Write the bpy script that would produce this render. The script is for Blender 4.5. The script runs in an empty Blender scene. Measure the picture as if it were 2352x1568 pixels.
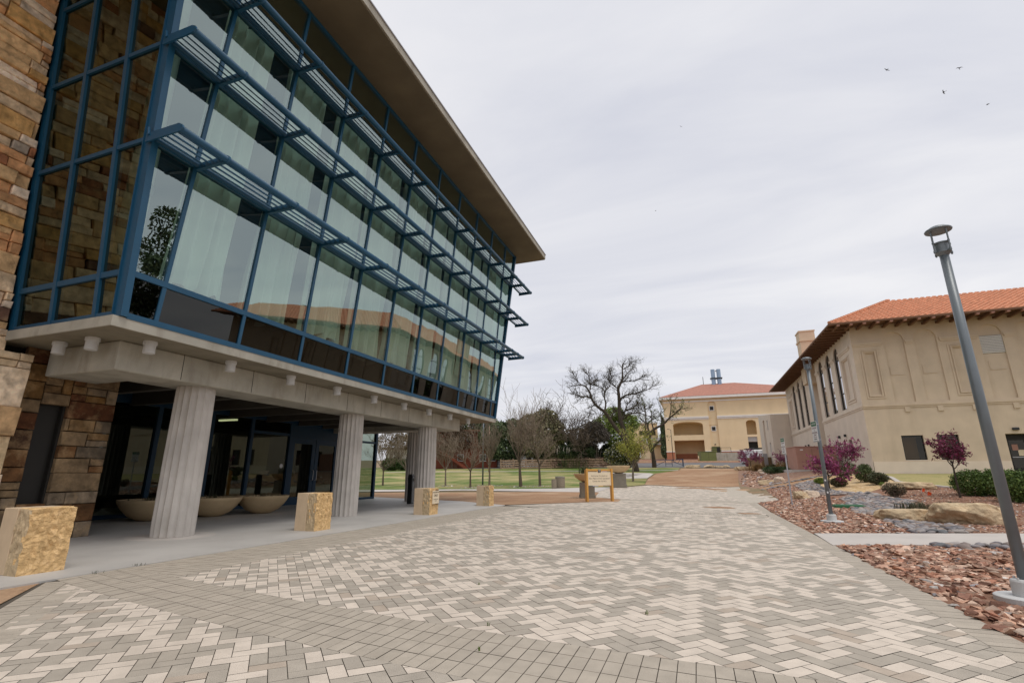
import bpy, bmesh, math, random
import numpy as np
from mathutils import Vector, Matrix
from mathutils.geometry import tessellate_polygon
random.seed(7); RNG = np.random.default_rng(7)
SC = bpy.context.scene; COL = SC.collection
PI = math.pi

# ------------------------------------------------------------------ helpers
def link(o, parent=None):
    COL.objects.link(o)
    if parent is not None: o.parent = parent
    return o
def tag(o, label=None, cat=None, group=None, kind=None):
    if label: o['label'] = label
    if cat: o['category'] = cat
    if group: o['group'] = group
    if kind: o['kind'] = kind
    return o
def empty(name, loc, label, cat, group=None, rz=0.0):
    o = bpy.data.objects.new(name, None); o.empty_display_size = .3
    o.location = loc; o.rotation_euler = (0, 0, rz); link(o)
    return tag(o, label, cat, group)
def children(o): return [c for c in bpy.data.objects if c.parent == o]
def copy_thing(root, loc, rz=0.0, label=None, scale=None, kids=None):
    r = root.copy(); COL.objects.link(r); r.location = loc; r.rotation_euler = (0, 0, rz)
    if scale: r.scale = (scale,)*3 if not hasattr(scale, '__len__') else scale
    if label: r['label'] = label
    for c in (kids if kids is not None else children(root)):
        k = c.copy(); COL.objects.link(k); k.parent = r
        for g in children(c):
            q = g.copy(); COL.objects.link(q); q.parent = k
    return r

def finish(me, mats, smooth):
    for m in (mats if isinstance(mats, (list, tuple)) else [mats]): me.materials.append(m)
    me.polygons.foreach_set('use_smooth', np.full(len(me.polygons), bool(smooth)))
    me.update()

class MB:
    """collects shapes, then links them as ONE mesh object"""
    def __init__(s): s.v = []; s.f = []; s.c = []; s.mi = []
    def add(s, vs, fs, c=None, m=0):
        b = len(s.v); s.v += [tuple(v) for v in vs]
        for f in fs: s.f.append([i+b for i in f]); s.c.append(c); s.mi.append(m)
        return s
    def hexa(s, p, c=None, m=0):   # 8 corners: bottom 4 ccw, top 4 ccw
        return s.add(p, [(3,2,1,0),(4,5,6,7),(0,1,5,4),(1,2,6,5),(2,3,7,6),(3,0,4,7)], c, m)
    def box(s, x0, x1, y0, y1, z0, z1, c=None, m=0):
        return s.hexa([(x0,y0,z0),(x1,y0,z0),(x1,y1,z0),(x0,y1,z0),(x0,y0,z1),(x1,y0,z1),(x1,y1,z1),(x0,y1,z1)], c, m)
    def bbox(s, x0, x1, y0, y1, z0, z1, b=.02, c=None, m=0):  # box with chamfered edges
        bm = bmesh.new(); bmesh.ops.create_cube(bm, size=1)
        for v in bm.verts: v.co = (x0+(v.co.x+.5)*(x1-x0), y0+(v.co.y+.5)*(y1-y0), z0+(v.co.z+.5)*(z1-z0))
        bmesh.ops.bevel(bm, geom=list(bm.edges), offset=b, segments=1, affect='EDGES')
        s.bm(bm, c, m); return s
    def bm(s, bm, c=None, m=0, mat=None):
        bm.verts.index_update(); s.add([(mat @ v.co if mat else v.co) for v in bm.verts], [[v.index for v in f.verts] for f in bm.faces], c, m); bm.free()
    def quad(s, a, b, c_, d, c=None, m=0): return s.add([a,b,c_,d], [(0,1,2,3)], c, m)
    def lathe(s, prof, n=24, at=(0,0,0), c=None, m=0, rad=None):
        vs = []; fs = []
        for r, z in prof:
            for i in range(n):
                a = 2*PI*i/n; q = r*(rad(a, z) if rad else 1); vs.append((at[0]+q*math.cos(a), at[1]+q*math.sin(a), at[2]+z))
        for k in range(len(prof)-1):
            for i in range(n):
                j = (i+1) % n; fs.append((k*n+i, k*n+j, (k+1)*n+j, (k+1)*n+i))
        fs.append(tuple(range(n))[::-1]); fs.append(tuple((len(prof)-1)*n+i for i in range(n)))
        return s.add(vs, fs, c, m)
    def tube(s, pts, rads, n=8, c=None, m=0, cap=True):
        pts = [Vector(p) for p in pts]; vs = []; fs = []
        if not hasattr(rads, '__len__'): rads = [rads]*len(pts)
        for k, p in enumerate(pts):
            d = (pts[min(k+1, len(pts)-1)]-pts[max(k-1, 0)]).normalized()
            a = d.orthogonal() if k == 0 else (a0 - d*a0.dot(d)); a.normalize(); a0 = a; b = d.cross(a)
            for i in range(n):
                t = 2*PI*i/n; vs.append(p+(a*math.cos(t)+b*math.sin(t))*rads[k])
        for k in range(len(pts)-1):
            for i in range(n):
                j = (i+1) % n; fs.append((k*n+i, k*n+j, (k+1)*n+j, (k+1)*n+i))
        if cap: fs.append(tuple(range(n))[::-1]); fs.append(tuple((len(pts)-1)*n+i for i in range(n)))
        return s.add(vs, fs, c, m)
    def prism(s, poly, mp, d0, d1, c=None, m=0):   # 2-D outline extruded between depths d0 (front) and d1
        n = len(poly)
        vs = [mp(a, b, d0) for a, b in poly]+[mp(a, b, d1) for a, b in poly]
        fs = [tuple(range(n)), tuple(range(2*n-1, n-1, -1))]+[(i, (i+1) % n+0, n+(i+1) % n, n+i) for i in range(n)]
        return s.add(vs, fs, c, m)
    def build(s, name, mats, parent=None, smooth=False, loc=None):
        me = bpy.data.meshes.new(name); me.from_pydata(s.v, [], s.f)
        finish(me, mats, smooth)
        if any(s.mi): me.polygons.foreach_set('material_index', s.mi)
        if any(c is not None for c in s.c):
            at = me.color_attributes.new('Col', 'FLOAT_COLOR', 'CORNER'); buf = []
            for f, c in zip(s.f, s.c):
                c = c or (1, 1, 1); buf += [c[0], c[1], c[2], 1.0]*len(f)
            at.data.foreach_set('color', buf)
        bm = bmesh.new(); bm.from_mesh(me); bmesh.ops.recalc_face_normals(bm, faces=bm.faces); bm.to_mesh(me); bm.free()
        o = bpy.data.objects.new(name, me)
        if loc is not None: o.location = loc
        return link(o, parent)

def np_obj(name, V, F, mat, parent=None, cols=None, smooth=False, loc=None):
    """uniform-sided faces from numpy arrays -> one mesh object"""
    V = np.asarray(V, float); F = np.asarray(F, np.int64); n = F.shape[1]
    me = bpy.data.meshes.new(name); me.vertices.add(len(V)); me.vertices.foreach_set('co', V.ravel())
    me.loops.add(F.size); me.loops.foreach_set('vertex_index', F.ravel().astype(np.int32))
    me.polygons.add(len(F)); me.polygons.foreach_set('loop_start', (np.arange(len(F))*n).astype(np.int32))
    try: me.polygons.foreach_set('loop_total', np.full(len(F), n, np.int32))
    except Exception: pass
    if cols is not None:
        at = me.color_attributes.new('Col', 'FLOAT_COLOR', 'CORNER')
        c4 = np.ones((len(F), n, 4)); c4[:, :, :3] = np.asarray(cols)[:, None, :]; at.data.foreach_set('color', c4.ravel())
    finish(me, mat, smooth); me.validate()
    o = bpy.data.objects.new(name, me)
    if loc is not None: o.location = loc
    return link(o, parent)

def text_obj(name, s, size, loc, rot, mat, parent, ext=.002, sx=1.0, caps=False, width=None):
    cu = bpy.data.curves.new(name, 'FONT'); cu.body = s; cu.size = size; cu.align_x = 'CENTER'; cu.align_y = 'CENTER'; cu.extrude = ext
    if caps:
        cu.small_caps_scale = .80
        for cf in cu.body_format: cf.use_small_caps = True
    t = bpy.data.objects.new('tmp', cu); COL.objects.link(t); dg = bpy.context.evaluated_depsgraph_get()
    me = bpy.data.meshes.new_from_object(t.evaluated_get(dg)); bpy.data.objects.remove(t); bpy.data.curves.remove(cu)
    me.materials.clear(); me.materials.append(mat); me.name = name
    if width: sx = width/(max(v.co.x for v in me.vertices)-min(v.co.x for v in me.vertices))
    o = bpy.data.objects.new(name, me); o.location = loc; o.rotation_euler = rot; o.scale = (sx, 1, 1)
    return link(o, parent)

# ------------------------------------------------------------------ terrain and placing
def ss(a, b, x):
    t = min(1, max(0, (x-a)/(b-a))); return t*t*(3-2*t)
def TZ(x, y):
    d = y-52.; base = .052*(d/2+math.sqrt(d*d/4+16))-.052*(-26+math.sqrt(26*26+16)) if y > 0 else 0
    return max(0, base)+1.35*ss(22, 50, y)*ss(2.5, 12, x)*(1-ss(60, 100, y))
YAW = math.radians(19.91)
def at(u, D, dz=0):        # bearing u (pixels of a 2352 px wide frame), distance D along the view
    l = (u-1176)/1170.6*D
    x = -math.sin(YAW)*D+math.cos(YAW)*l; y = math.cos(YAW)*D+math.sin(YAW)*l
    return Vector((x, y, TZ(x, y)+dz))
def in_poly(x, y, P):
    r = False; n = len(P); j = n-1
    for i in range(n):
        if (P[i][1] > y) != (P[j][1] > y) and x < (P[j][0]-P[i][0])*(y-P[i][1])/(P[j][1]-P[i][1])+P[i][0]: r = not r
        j = i
    return r

# ------------------------------------------------------------------ materials
def nodes(m):
    m.use_nodes = True; return m.node_tree.nodes, m.node_tree.links
def mat(name, col, rough=.7, var=.12, scale=6., bump=0., bscale=None, metal=0., attr=False, spec=.3, detail=6., stain=0., stain_col=(.1,.08,.06), sscale=1.2, coat=0., stretch=1.):
    m = bpy.data.materials.new(name); N, L = nodes(m); b = N['Principled BSDF']
    b.inputs['Roughness'].default_value = rough; b.inputs['Metallic'].default_value = metal
    b.inputs['Specular IOR Level'].default_value = spec; b.inputs['Coat Weight'].default_value = coat
    tc = N.new('ShaderNodeTexCoord'); nz = N.new('ShaderNodeTexNoise'); nz.inputs['Scale'].default_value = scale; nz.inputs['Detail'].default_value = detail
    L.new(tc.outputs['Object'], nz.inputs['Vector'])
    rmp = N.new('ShaderNodeMapRange'); rmp.inputs['From Min'].default_value = .3; rmp.inputs['From Max'].default_value = .7
    rmp.inputs['To Min'].default_value = 1-var; rmp.inputs['To Max'].default_value = 1+var
    L.new(nz.outputs['Fac'], rmp.inputs['Value'])
    mx = N.new('ShaderNodeMix'); mx.data_type = 'RGBA'; mx.blend_type = 'MULTIPLY'; mx.inputs[0].default_value = 1
    if attr:
        a = N.new('ShaderNodeAttribute'); a.attribute_name = 'Col'; L.new(a.outputs['Color'], mx.inputs[6])
        if col is not None and tuple(col) != (1, 1, 1):
            m0 = N.new('ShaderNodeMix'); m0.data_type = 'RGBA'; m0.blend_type = 'MULTIPLY'; m0.inputs[0].default_value = 1
            L.new(a.outputs['Color'], m0.inputs[6]); m0.inputs[7].default_value = (*col, 1); L.new(m0.outputs[2], mx.inputs[6])
    else: mx.inputs[6].default_value = (*col, 1)
    L.new(rmp.outputs[0], mx.inputs[7]); out = mx.outputs[2]
    if stain > 0:
        n2 = N.new('ShaderNodeTexNoise'); n2.inputs['Scale'].default_value = sscale; n2.inputs['Detail'].default_value = 8; n2.inputs['Roughness'].default_value = .65
        if stretch != 1:
            mpg = N.new('ShaderNodeMapping'); mpg.inputs['Scale'].default_value = (1, 1, stretch); L.new(tc.outputs['Object'], mpg.inputs[0]); L.new(mpg.outputs[0], n2.inputs['Vector'])
        else: L.new(tc.outputs['Object'], n2.inputs['Vector'])
        r2 = N.new('ShaderNodeMapRange'); r2.inputs['From Min'].default_value = .5; r2.inputs['From Max'].default_value = .72; r2.inputs['To Max'].default_value = stain
        L.new(n2.outputs['Fac'], r2.inputs['Value'])
        m2 = N.new('ShaderNodeMix'); m2.data_type = 'RGBA'; L.new(r2.outputs[0], m2.inputs[0]); L.new(out, m2.inputs[6]); m2.inputs[7].default_value = (*stain_col, 1); out = m2.outputs[2]
    L.new(out, b.inputs['Base Color'])
    if bump > 0:
        nb = N.new('ShaderNodeTexNoise'); nb.inputs['Scale'].default_value = bscale or scale*3; nb.inputs['Detail'].default_value = 8
        L.new(tc.outputs['Object'], nb.inputs['Vector'])
        bp = N.new('ShaderNodeBump'); bp.inputs['Strength'].default_value = min(1, bump); bp.inputs['Distance'].default_value = .03*max(1, bump)
        L.new(nb.outputs['Fac'], bp.inputs['Height']); L.new(bp.outputs[0], b.inputs['Normal'])
    return m
def blend_mat(name, c1, c2, scale=1., lo=.42, hi=.58, rough=.9, bump=.4, bscale=20, c3=None, s3=.35):
    m = bpy.data.materials.new(name); N, L = nodes(m); b = N['Principled BSDF']; b.inputs['Roughness'].default_value = rough; b.inputs['Specular IOR Level'].default_value = .15
    tc = N.new('ShaderNodeTexCoord')
    def noise(s, d=8):
        n = N.new('ShaderNodeTexNoise'); n.inputs['Scale'].default_value = s; n.inputs['Detail'].default_value = d; n.inputs['Roughness'].default_value = .6; L.new(tc.outputs['Object'], n.inputs['Vector']); return n
    def mr(n, a, z, t0=0, t1=1):
        r = N.new('ShaderNodeMapRange'); r.inputs['From Min'].default_value = a; r.inputs['From Max'].default_value = z; r.inputs['To Min'].default_value = t0; r.inputs['To Max'].default_value = t1; L.new(n.outputs['Fac'], r.inputs['Value']); return r
    mx = N.new('ShaderNodeMix'); mx.data_type = 'RGBA'; L.new(mr(noise(scale), lo, hi).outputs[0], mx.inputs[0]); mx.inputs[6].default_value = (*c1, 1); mx.inputs[7].default_value = (*c2, 1); out = mx.outputs[2]
    if c3:
        m3 = N.new('ShaderNodeMix'); m3.data_type = 'RGBA'; L.new(mr(noise(s3), .5, .62).outputs[0], m3.inputs[0]); L.new(out, m3.inputs[6]); m3.inputs[7].default_value = (*c3, 1); out = m3.outputs[2]
    mv = N.new('ShaderNodeMix'); mv.data_type = 'RGBA'; mv.blend_type = 'MULTIPLY'; mv.inputs[0].default_value = 1; L.new(out, mv.inputs[6]); L.new(mr(noise(bscale), .3, .7, .8, 1.2).outputs[0], mv.inputs[7])
    L.new(mv.outputs[2], b.inputs['Base Color'])
    bp = N.new('ShaderNodeBump'); bp.inputs['Strength'].default_value = bump; bp.inputs['Distance'].default_value = .04; L.new(noise(bscale*1.5).outputs['Fac'], bp.inputs['Height']); L.new(bp.outputs[0], b.inputs['Normal'])
    return m
def glass(name, refl, rcol, tcol, rough=0., wob=0.):
    m = bpy.data.materials.new(name); N, L = nodes(m); N.remove(N['Principled BSDF']); o = N['Material Output']
    g = N.new('ShaderNodeBsdfGlossy'); g.inputs['Color'].default_value = (*rcol, 1); g.inputs['Roughness'].default_value = rough
    t = N.new('ShaderNodeBsdfTransparent'); t.inputs['Color'].default_value = (*tcol, 1)
    lw = N.new('ShaderNodeLayerWeight'); lw.inputs['Blend'].default_value = .5; fr = N.new('ShaderNodeMath'); fr.operation = 'POWER'; fr.inputs[1].default_value = 4.5; L.new(lw.outputs['Facing'], fr.inputs[0])
    mr = N.new('ShaderNodeMapRange'); mr.inputs['From Min'].default_value = 0; mr.inputs['From Max'].default_value = 1; mr.inputs['To Min'].default_value = refl; mr.inputs['To Max'].default_value = 1
    mx = N.new('ShaderNodeMixShader'); L.new(fr.outputs[0], mr.inputs['Value']); L.new(mr.outputs[0], mx.inputs[0]); L.new(t.outputs[0], mx.inputs[1]); L.new(g.outputs[0], mx.inputs[2]); L.new(mx.outputs[0], o.inputs['Surface'])
    if wob:
        tc = N.new('ShaderNodeTexCoord'); nz = N.new('ShaderNodeTexNoise'); nz.inputs['Scale'].default_value = .55; nz.inputs['Detail'].default_value = 1; L.new(tc.outputs['Object'], nz.inputs['Vector'])
        bp = N.new('ShaderNodeBump'); bp.inputs['Strength'].default_value = wob; bp.inputs['Distance'].default_value = .05; L.new(nz.outputs['Fac'], bp.inputs['Height']); L.new(bp.outputs[0], g.inputs['Normal'])
    return m
def emit(name, col, st):
    m = bpy.data.materials.new(name); N, L = nodes(m); b = N['Principled BSDF']; b.inputs['Emission Color'].default_value = (*col, 1); b.inputs['Emission Strength'].default_value = st; b.inputs['Base Color'].default_value = (*col, 1); return m

M = {}
M['paver'] = mat('paver', (1,1,1), .8, .09, 5., .3, 90, attr=True, stain=.20, stain_col=(.36,.295,.225), sscale=.45)
M['joint'] = mat('sand_joint', (.10,.085,.068), .95, .2, 20)
M['concrete'] = mat('concrete', (.41,.39,.33), .8, .16, 1.3, .15, 60, stain=.75, stain_col=(.23,.20,.155), sscale=1.6, stretch=.3)
M['floor'] = mat('slab_concrete', (.47,.45,.42), .6, .10, .8, .08, 50, stain=.4, stain_col=(.34,.31,.28), sscale=.35)
M['walk'] = mat('walk_concrete', (.52,.48,.44), .8, .08, 1.2, .1, 60, stain=.2, stain_col=(.40,.35,.30), sscale=.6)
M['conc_under_shade'] = mat('shade_painted_concrete', (.22,.195,.145), .9, .16, 1.3, .15, 40, stain=.6, stain_col=(.14,.12,.085), sscale=1.2)  # same concrete, base colour darkened to paint in the shade under the slab
M['conc_ceil_shade'] = mat('shade_painted_ceiling', (.11,.10,.082), .9, .12, 1.3)  # ceiling concrete with the canopy's shade put into its dark colour
M['column'] = mat('column_concrete', (.52,.485,.445), .8, .12, 1.6, .25, 45, stain=.4, stain_col=(.30,.27,.23), sscale=2.2, stretch=.15)
M['blue'] = mat('blue_frame_paint', (.010,.083,.165), .4, .06, 4, spec=.5)
M['stone'] = mat('stone', (1.4,1.36,1.34), .9, .38, 4.5, 1.6, 8, attr=True, stain=.5, stain_col=(.62,.42,.22), sscale=2.2)
M['bollard'] = mat('golden_stone', (.70,.465,.22), .9, .22, 9, 2.0, 16, stain=.3, stain_col=(.76,.60,.40), sscale=9)
M['bollard_side'] = mat('grey_rough_stone', (.52,.40,.25), .9, .2, 6, 1.5, 12)
M['bollard_cut'] = mat('sawn_stone', (.60,.46,.31), .8, .08, 4)
M['stucco'] = mat('tan_stucco', (.62,.51,.38), .9, .07, .8, .3, 30, stain=.26, stain_col=(.42,.33,.23), sscale=.9, stretch=.12)
M['stucco_pale'] = mat('pale_stucco', (.66,.575,.48), .9, .06, .8, .3, 30, stain=.22, stain_col=(.47,.38,.29), sscale=.9, stretch=.12)
M['stucco_lite'] = mat('plinth_stucco', (.73,.625,.51), .9, .05, 1.0, .2, 30)
M['yellow'] = mat('yellow_stucco', (.80,.64,.41), .9, .05, .4, .1, 10, stain=.22, stain_col=(.66,.50,.29), sscale=.5, stretch=.1)
M['yellow_trim'] = mat('cream_trim', (.80,.78,.74), .8, .04, 1)
M['terracotta_base'] = mat('salmon_stucco', (.45,.19,.11), .9, .06, .6)
M['tile'] = mat('terracotta_tile', (.60,.265,.15), .75, .24, 3.5, .15, 12, stain=.25, stain_col=(.58,.33,.20), sscale=1.1)
M['tile_far'] = mat('weathered_tile', (.40,.185,.135), .8, .16, 1.5, .2, 8, stain=.25, stain_col=(.35,.20,.15), sscale=.5)
M['soffit_wood'] = mat('brown_soffit', (.16,.085,.05), .8, .1, 3)
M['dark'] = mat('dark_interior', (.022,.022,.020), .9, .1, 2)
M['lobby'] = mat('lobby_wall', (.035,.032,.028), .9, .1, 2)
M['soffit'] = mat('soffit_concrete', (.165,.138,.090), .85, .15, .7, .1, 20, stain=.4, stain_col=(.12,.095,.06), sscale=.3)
M['curtain'] = mat('curtain', (.80,.83,.77), .9, .05, 2)
M['winframe'] = mat('bronze_frame', (.025,.023,.02), .5, .05, 3)
M['glass'] = glass('tinted_glass', .30, (.84,.99,.96), (.64,.80,.72), 0, .14)
M['glass_arch'] = glass('arched_window_glass', .55, (.95,.95,.97), (.08,.07,.05), 0, .2)
M['glass_low'] = glass('dim_window_glass', .05, (.9,.85,.75), (.42,.36,.26), 0, .1)
M['paveedge'] = mat('edge_pavers', (.46,.41,.34), .85, .12, 6)
M['room'] = mat('tan_room', (.42,.31,.15), .9, .1, 1)
M['glass_end'] = glass('end_glass', .17, (.66,.74,.58), (.20,.25,.20), 0, .08)
M['glass_dark'] = glass('spandrel_glass', .055, (.9,.9,.85), (.06,.055,.05), 0, .06)
M['glass_door'] = glass('entry_glass', .075, (.75,.85,.75), (.30,.36,.31))
M['glass_far'] = glass('window_glass', .30, (.95,.95,.95), (.08,.07,.05), 0, .25)
M['metal'] = mat('lamp_grey_paint', (.150,.175,.190), .36, .06, 5, metal=.15, spec=.6)
M['galv'] = mat('galvanised', (.40,.40,.42), .45, .06, 10, metal=.5)
M['stack'] = mat('stack_metal', (.30,.40,.52), .4, .06, 1, metal=.5)
M['white_conc'] = mat('footing_concrete', (.56,.56,.55), .7, .05, 4)
M['white'] = mat('white_paint', (.74,.74,.74), .5, .03, 2)
M['black'] = mat('black_paint', (.018,.02,.02), .45, .05, 4, spec=.5)
M['signframe'] = mat('ochre_sign_paint', (.62,.32,.075), .5, .08, 6)
M['signboard'] = mat('cream_sign_board', (.78,.66,.48), .5, .03, 3)
M['lettering'] = mat('brown_lettering', (.10,.055,.03), .6, .02, 3)
M['maroon'] = mat('maroon_decal', (.12,.012,.02), .5, .03, 3)
M['signgreen'] = mat('sign_green', (.03,.14,.06), .5, .03, 3)
M['teal'] = mat('teal_strip', (.03,.13,.14), .5, .03, 3)
M['lav'] = mat('lavender_strip', (.33,.32,.48), .5, .03, 3)
M['orange'] = mat('orange_flag', (.85,.12,.03), .6, .03, 3)
M['bowl'] = mat('bowl_concrete', (.56,.42,.25), .85, .10, 2, .12, 40, stain=.25, stain_col=(.42,.31,.18), sscale=1.3)
M['pedestal'] = mat('pedestal_concrete', (.22,.195,.155), .85, .12, 2, .15, 40)
M['bin'] = mat('bin_aggregate', (.26,.215,.16), .9, .25, 30, .4, 60)
M['soil'] = mat('soil', (.06,.042,.03), .95, .3, 12, .8, 20)
M['dirt'] = blend_mat('decomposed_granite', (.38,.235,.14), (.32,.19,.11), .6, bscale=14, c3=(.45,.31,.20), s3=.16, bump=.5)
M['ground'] = blend_mat('dry_ground', (.27,.20,.13), (.24,.18,.11), .25, bscale=6, c3=(.22,.175,.10), s3=.06)
M['lawn'] = blend_mat('lawn_grass', (.105,.165,.035), (.30,.275,.115), .16, .42, .58, bscale=5, c3=(.40,.335,.17), s3=.09, bump=.9)
M['lawn_dry'] = blend_mat('dry_lawn', (.36,.31,.14), (.14,.20,.05), .45, .56, .68, bscale=7, bump=.9, c3=(.30,.29,.12), s3=.2)
M['blue_dark'] = mat('storefront_navy', (.009,.042,.085), .45, .06, 4)
M['redbed'] = blend_mat('red_gravel', (.30,.165,.11), (.22,.115,.075), 3., bscale=16, bump=1., c3=(.36,.24,.17), s3=1.5)
M['finered'] = blend_mat('fine_red_gravel', (.34,.21,.15), (.25,.14,.095), 6., bscale=12, bump=1., c3=(.40,.28,.21), s3=2.5)
M['yellowgravel'] = blend_mat('yellow_gravel', (.60,.43,.23), (.48,.32,.16), 7., bscale=12, bump=1., c3=(.66,.52,.33), s3=3.)
M['asphalt'] = mat('asphalt', (.16,.155,.155), .9, .12, 3, .3, 40)
M['rock'] = mat('crushed_rock', (1,1,1), .9, .22, 14, .5, 30, attr=True)
M['cobble'] = mat('river_cobble', (1,1,1), .65, .15, 9, .15, 30, attr=True)
M['boulder'] = mat('sandstone_boulder', (.54,.42,.27), .9, .30, 3.0, 2.5, 7, stain=.55, stain_col=(.38,.22,.10), sscale=2.2)
M['boulder_pale'] = mat('pale_boulder', (.62,.50,.39), .9, .24, 3.0, 2.0, 7, stain=.3, stain_col=(.42,.28,.16), sscale=1.6)
M['bark'] = mat('bark', (.13,.10,.075), .95, .3, 9, .9, 25)
M['bark_pale'] = mat('pale_bark', (.20,.165,.125), .95, .3, 9, .6, 25)
M['bark_dark'] = mat('dark_bark', (.062,.049,.037), .95, .3, 6, .6, 20)
M['twig'] = mat('twigs', (.22,.175,.13), .95, .25, 5)
M['leaf'] = mat('leaf', (1,1,1), .6, .15, 2., attr=True, spec=.25)
M['pinkbox'] = mat('pinkish_paint', (.40,.215,.165), .6, .07, 1.5, stain=.2, stain_col=(.47,.30,.25), sscale=1.0)
M['greenbox'] = mat('olive_green_paint', (.15,.17,.06), .6, .08, 1.5)
M['brownwall'] = mat('brown_block', (.23,.155,.085), .9, .08, 2)
M['brick_red'] = mat('brick_red_paint', (.20,.055,.03), .85, .10, 1.0)
M['fencewood'] = mat('weathered_fence', (.34,.235,.165), .9, .3, 5, .4, 20)
M['railblue'] = mat('gate_blue', (.05,.075,.12), .5, .05, 4)
M['glow'] = emit('lit_tube', (1,.92,.55), 1.2)
M['tyre'] = mat('tyre', (.02,.02,.02), .8, .1, 5)
# ------------------------------------------------------------------ the setting: ground sheets
def sheet(name, poly, m, off, step=2.0, thick=None):
    """polygon laid over the terrain, cut on a grid so that it follows the slope"""
    bm = bmesh.new(); vs = [bm.verts.new((x, y, 0)) for x, y in poly]; bm.faces.new(vs)
    bmesh.ops.triangulate(bm, faces=bm.faces[:])
    xs = [p[0] for p in poly]; ys = [p[1] for p in poly]
    flat = max(ys) < 22
    if not flat:
        for ax, lo, hi in ((0, min(xs), max(xs)), (1, min(ys), max(ys))):
            k = math.floor(lo/step)*step+step+.0137
            while k < hi:
                co = (k, 0, 0) if ax == 0 else (0, k, 0); no = (1, 0, 0) if ax == 0 else (0, 1, 0)
                bmesh.ops.bisect_plane(bm, geom=bm.verts[:]+bm.edges[:]+bm.faces[:], plane_co=co, plane_no=no); k += step
    for v in bm.verts: v.co.z = TZ(v.co.x, v.co.y)+off
    if thick:
        r = bmesh.ops.extrude_face_region(bm, geom=bm.faces[:])
        for g in r['geom']:
            if isinstance(g, bmesh.types.BMVert): g.co.z -= thick
    bmesh.ops.recalc_face_normals(bm, faces=bm.faces[:])
    me = bpy.data.meshes.new(name); bm.to_mesh(me); bm.free()
    if not thick and len(me.polygons) and me.polygons[0].normal.z < 0: me.flip_normals()
    me.materials.append(m); o = bpy.data.objects.new(name, me); link(o); o['kind'] = 'structure'; return o

bm = bmesh.new()
xs = np.concatenate([np.linspace(-600, -92, 14), np.arange(-90, 91, 3.), np.linspace(92, 600, 14)])
ys = np.concatenate([np.linspace(-400, -32, 10), np.arange(-30, 201, 3.), np.linspace(204, 900, 14)])
G = [[bm.verts.new((x, y, min(TZ(x, y), TZ(x, 230))-.05)) for x in xs] for y in ys]
for j in range(len(ys)-1):
    for i in range(len(xs)-1): bm.faces.new((G[j][i], G[j][i+1], G[j+1][i+1], G[j+1][i]))
me = bpy.data.meshes.new('ground'); bm.to_mesh(me); bm.free(); me.materials.append(M['ground'])
link(bpy.data.objects.new('ground', me))['kind'] = 'structure'

yup = lambda x: 5.01+(x-4)**2/114
ylo = lambda x: yup(x)-1.15
yc0 = lambda x: 22.25+(x-4)**2/26*.42     # second soldier band
W_, L_ = .15, .30
# slab, walkways, dirt, lawns
sheet('concrete_forecourt', [(-9.6,-6),(-9.6,25.45),(-13.3,28.0),(-21,30.7),(-27,30.7),(-27,-6)], M['floor'], .012, thick=.1)
sheet('paving_bed', [(-9.59,5.3),(-4,.2),(-3,-8),(2.85,-8),(2.85,24.4),(3.06,32.1),(4.55,34.4),(4.8,41.4),(5.0,50),(4.0,55.4),(1.85,55.5),(-2.2,56.4),(-5.0,58.4),(-7.2,54.7),(-8.5,54.4),(-8.6,49.5),(-8.42,44.1),(-6.85,35.98),(-6.68,34.3),(-4.69,33.34),(-4.5,30.85),(-6.2,29.7),(-9.6,25.5)], M['joint'], -.012)
near = lambda x: 14.0+.361*(x-2.81); far = lambda x: 16.48+.354*(x-2.91)
sheet('side_walkway', [(2.81,near(2.81)),(2.91,far(2.91)),(40,far(40)),(40,near(40))], M['walk'], .015, thick=.12)
sheet('dirt_path', [(-9.9,25.6),(-6.2,29.7),(-4.5,30.85),(-4.69,33.34),(-6.68,34.27),(-6.85,35.98),(-8.0,44.0),(-9.2,45.5),(-30,36),(-60,22),(-60,8),(-27,17),(-27,30.8),(-21,30.8),(-13.3,28.1)], M['dirt'], .004)
sheet('concrete_path', [(-8.45,44.1),(-8.5,54.4),(-11.9,52.6),(-14.2,50.7),(-24,46.6),(-60,31),(-60,24),(-30,37.6),(-21.2,44.8),(-10.8,47.2)], M['walk'], .010)
sheet('dirt_ramp', [(-5.54,58.82),(-4.9,58.32),(-3.7,58.08),(-2.25,56.39),(-.26,55.74),(1.85,55.5),(3.9,55.4),(4.2,60.8),(5.1,72.7),(6.9,96.1),(6.9,101),(-2.6,102.7),(-2.8,94.9),(-6.0,83.6),(-6.15,70.6)], M['dirt'], .02)
sheet('lawn', [(-8.6,54.6),(-7.4,55.4),(-5.6,59.0),(-6.3,70.6),(-6.2,83.6),(-3.0,95),(-3,106),(-40,110),(-95,114),(-95,20),(-60,32),(-24,47.2),(-14.2,51.3)], M['lawn'], .0, 3.)
sheet('lawn_footpath', [(-12.5,92.6),(-3.0,94.3),(-3.0,95.6),(-12.5,93.9),(-26,92.4),(-60,90),(-60,88.7),(-26,91.1)], M['walk'], .03)
sheet('lawn_side_path', [(-9.3,70.4),(-6.3,71.0),(-6.3,82.0),(-7.0,84.5),(-14,86),(-14,84.4),(-7.9,82.6)], M['walk'], .03)
sheet('asphalt_road', [(-60,104),(-3,106.5),(2,104.5),(8,103),(14,104),(30,108),(30,126),(3,134),(-60,134)], M['asphalt'], .03, 3.)
sheet('building_apron', [(-60,134.2),(3,134.2),(30,126.2),(60,126),(60,175),(-60,175)], M['redbed'], .05, 3.)
sheet('red_gravel_bed', [(2.83,-8),(12,-8),(40,5),(40,near(40)),(2.83,near(2.83))], M['redbed'], -.004)
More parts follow.
